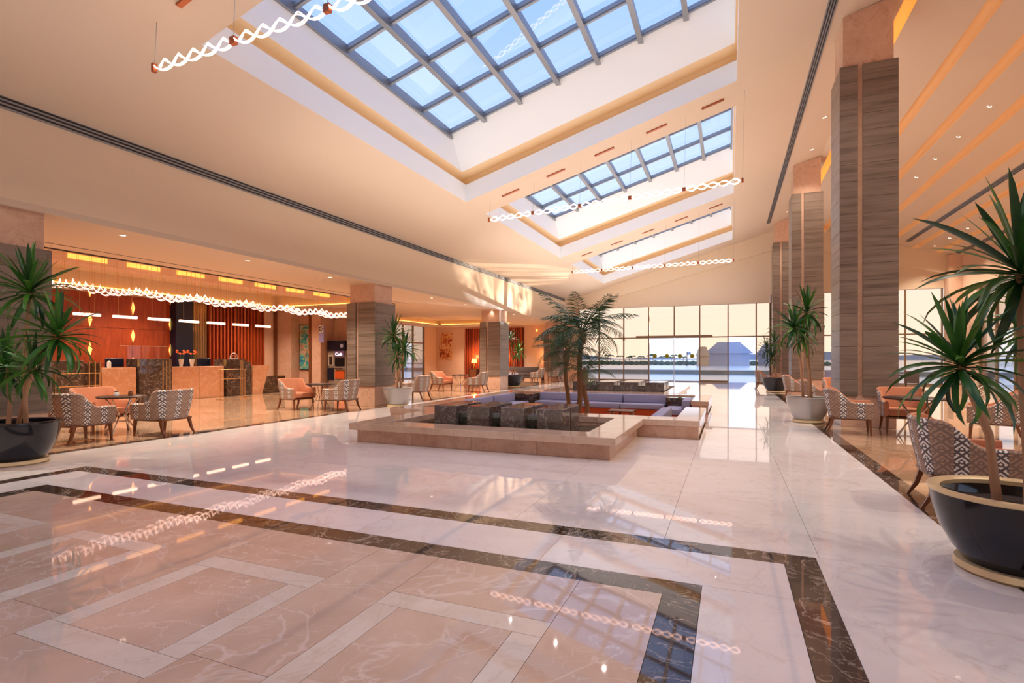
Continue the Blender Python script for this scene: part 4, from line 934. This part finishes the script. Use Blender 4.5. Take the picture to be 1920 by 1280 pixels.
for q in range(5): a = q * 2 * PI / 5; part('emblem_dot', MB().lathe([(0, 0), (.035, 0), (.035, .008), (0, .008)], 10), navy, bs, loc=(.08 * math.cos(a), -.037, .165 + .1 * math.sin(a)), rot=(PI / 2, 0, 0))
bsd = thing('notice_stand', 'narrow dark display at the right of the cash machine', 'display', (-15.85, 19.6, 0)); part('board', box(-.12, .12, -.03, .03, .3, 1.7, ch=.01), navy, bsd); part('foot', box(-.14, .14, -.12, .12, 0, .03), blackp, bsd); part('post', box(-.02, .02, -.02, .02, .03, .3), blackp, bsd)
pb = thing('painting', 'red and cream abstract painting on the lounge end wall', 'painting', (-19.1, YB - .04, 2.35)); part('canvas', box(-.42, .42, -.02, .02, -1.0, .92), art2, pb)
part('side_strip', box(-.62, -.46, -.02, .02, -.95, .6), art2, pb)
sc_ = thing('wall_sconce', 'small lit wall sconce on the far lounge wall', 'sconce', (-12.1, YB - .02, 3.3)); part('back_plate', box(-.06, .06, -.02, .015, -.1, .1), gold, sc_); part('shade', MB().lathe([(.05, -.06), (.07, .1)], 16), shade_em, sc_, loc=(0, -.1, 0))
# tray and jars on near left table
for dx_, lb, m_ in ((-.06, 'small pale jar on the nearest left table', whitep), (.1, 'small brown jar on the nearest left table', wood)):
    j = thing('jar', lb, 'jar', (-10.72 + dx_, 6.5 + dx_, .731)); part('body', MB().lathe([(0, 0), (.04, 0), (.045, .05), (.035, .07), (0, .07)], 16), m_, j, True); part('lid', MB().lathe([(0, .07), (.036, .07), (.03, .085), (0, .09)], 16), darkwood, j, True)

# ------------------------------------------------------------------ outdoors
base = MB(); base.box(-300, 300, YB + .26, 110, -.45, -.03); base.box(XR + .42, 300, -80, YB + .26, -.45, -.03); base.box(-300, XL - .21, -80, YB + .26, -.45, -.03); base.box(XL - .21, XR + .42, -80, YF - .26, -.45, -.03)
tag(part('ground', base, terrace_m), 'pale stone terrace outside the glass', None, None, 'structure')
tag(part('sea', box(-900, 900, 110.2, 2500, -2.2, -1.2), sea_m), 'calm blue sea beyond the terrace', 'sea', None, 'stuff')
pw = thing('parapet', 'low grey terrace wall before the sea', 'wall', (0, 51, -.03)); part('wall_body', box(-60, 80, -.2, .2, 0, .36), parapet_m, pw); part('coping', box(-60, 80, -.3, .3, .36, .43, ch=.02), terrace_m, pw)
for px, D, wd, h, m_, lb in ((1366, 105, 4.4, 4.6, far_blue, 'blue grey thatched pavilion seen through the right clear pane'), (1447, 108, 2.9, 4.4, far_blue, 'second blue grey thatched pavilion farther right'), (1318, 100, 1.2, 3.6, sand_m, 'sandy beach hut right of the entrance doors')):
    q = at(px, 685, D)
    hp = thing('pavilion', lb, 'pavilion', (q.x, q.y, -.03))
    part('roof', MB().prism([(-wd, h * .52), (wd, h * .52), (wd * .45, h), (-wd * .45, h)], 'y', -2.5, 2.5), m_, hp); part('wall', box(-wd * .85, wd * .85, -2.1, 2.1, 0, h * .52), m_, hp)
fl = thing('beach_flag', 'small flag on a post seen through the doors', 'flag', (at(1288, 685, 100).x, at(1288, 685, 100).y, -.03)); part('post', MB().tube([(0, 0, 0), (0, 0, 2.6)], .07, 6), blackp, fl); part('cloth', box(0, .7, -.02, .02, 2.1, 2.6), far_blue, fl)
hl = MB(); xx_ = -420.0
pts = []
while xx_ < 500: pts.append((xx_, 5 + 4 * math.sin(xx_ * .013) + 2 * math.sin(xx_ * .05 + 1))); xx_ += 12
hl.prism([(-420, -2)] + pts + [(500, -2)], 'y', 900, 930)
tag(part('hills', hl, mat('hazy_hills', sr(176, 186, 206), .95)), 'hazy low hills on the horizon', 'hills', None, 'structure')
sh = tag(part('ground', box(-260, 40, 196, 240, -1.9, -1.05), sand_m), 'far sandy shore across the water', None, None, 'structure')
for k in range(14):
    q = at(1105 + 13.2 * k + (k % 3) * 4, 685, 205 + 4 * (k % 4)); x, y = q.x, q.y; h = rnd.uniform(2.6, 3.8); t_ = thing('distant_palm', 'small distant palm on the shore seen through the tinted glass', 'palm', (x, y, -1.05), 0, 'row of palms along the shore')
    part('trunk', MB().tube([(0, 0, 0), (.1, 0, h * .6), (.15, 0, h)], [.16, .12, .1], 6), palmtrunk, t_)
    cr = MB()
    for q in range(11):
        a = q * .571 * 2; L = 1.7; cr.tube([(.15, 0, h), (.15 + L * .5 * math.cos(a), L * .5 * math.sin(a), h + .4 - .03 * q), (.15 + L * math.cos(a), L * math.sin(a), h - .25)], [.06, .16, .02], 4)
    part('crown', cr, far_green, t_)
sg = thing('shore_hedge', 'low dark green hedge along the shore', 'hedge', (-62, 200, -1.05)); hm = MB()
for k in range(70): x = -60 + 2.2 * k; hm.lathe([(0, 0), (1.6, .3), (1.3, .9 + rnd.uniform(0, .4)), (0, 1.3 + rnd.uniform(0, .5))], 7, x, rnd.uniform(-.5, .5))
part('foliage', hm, far_green, sg)
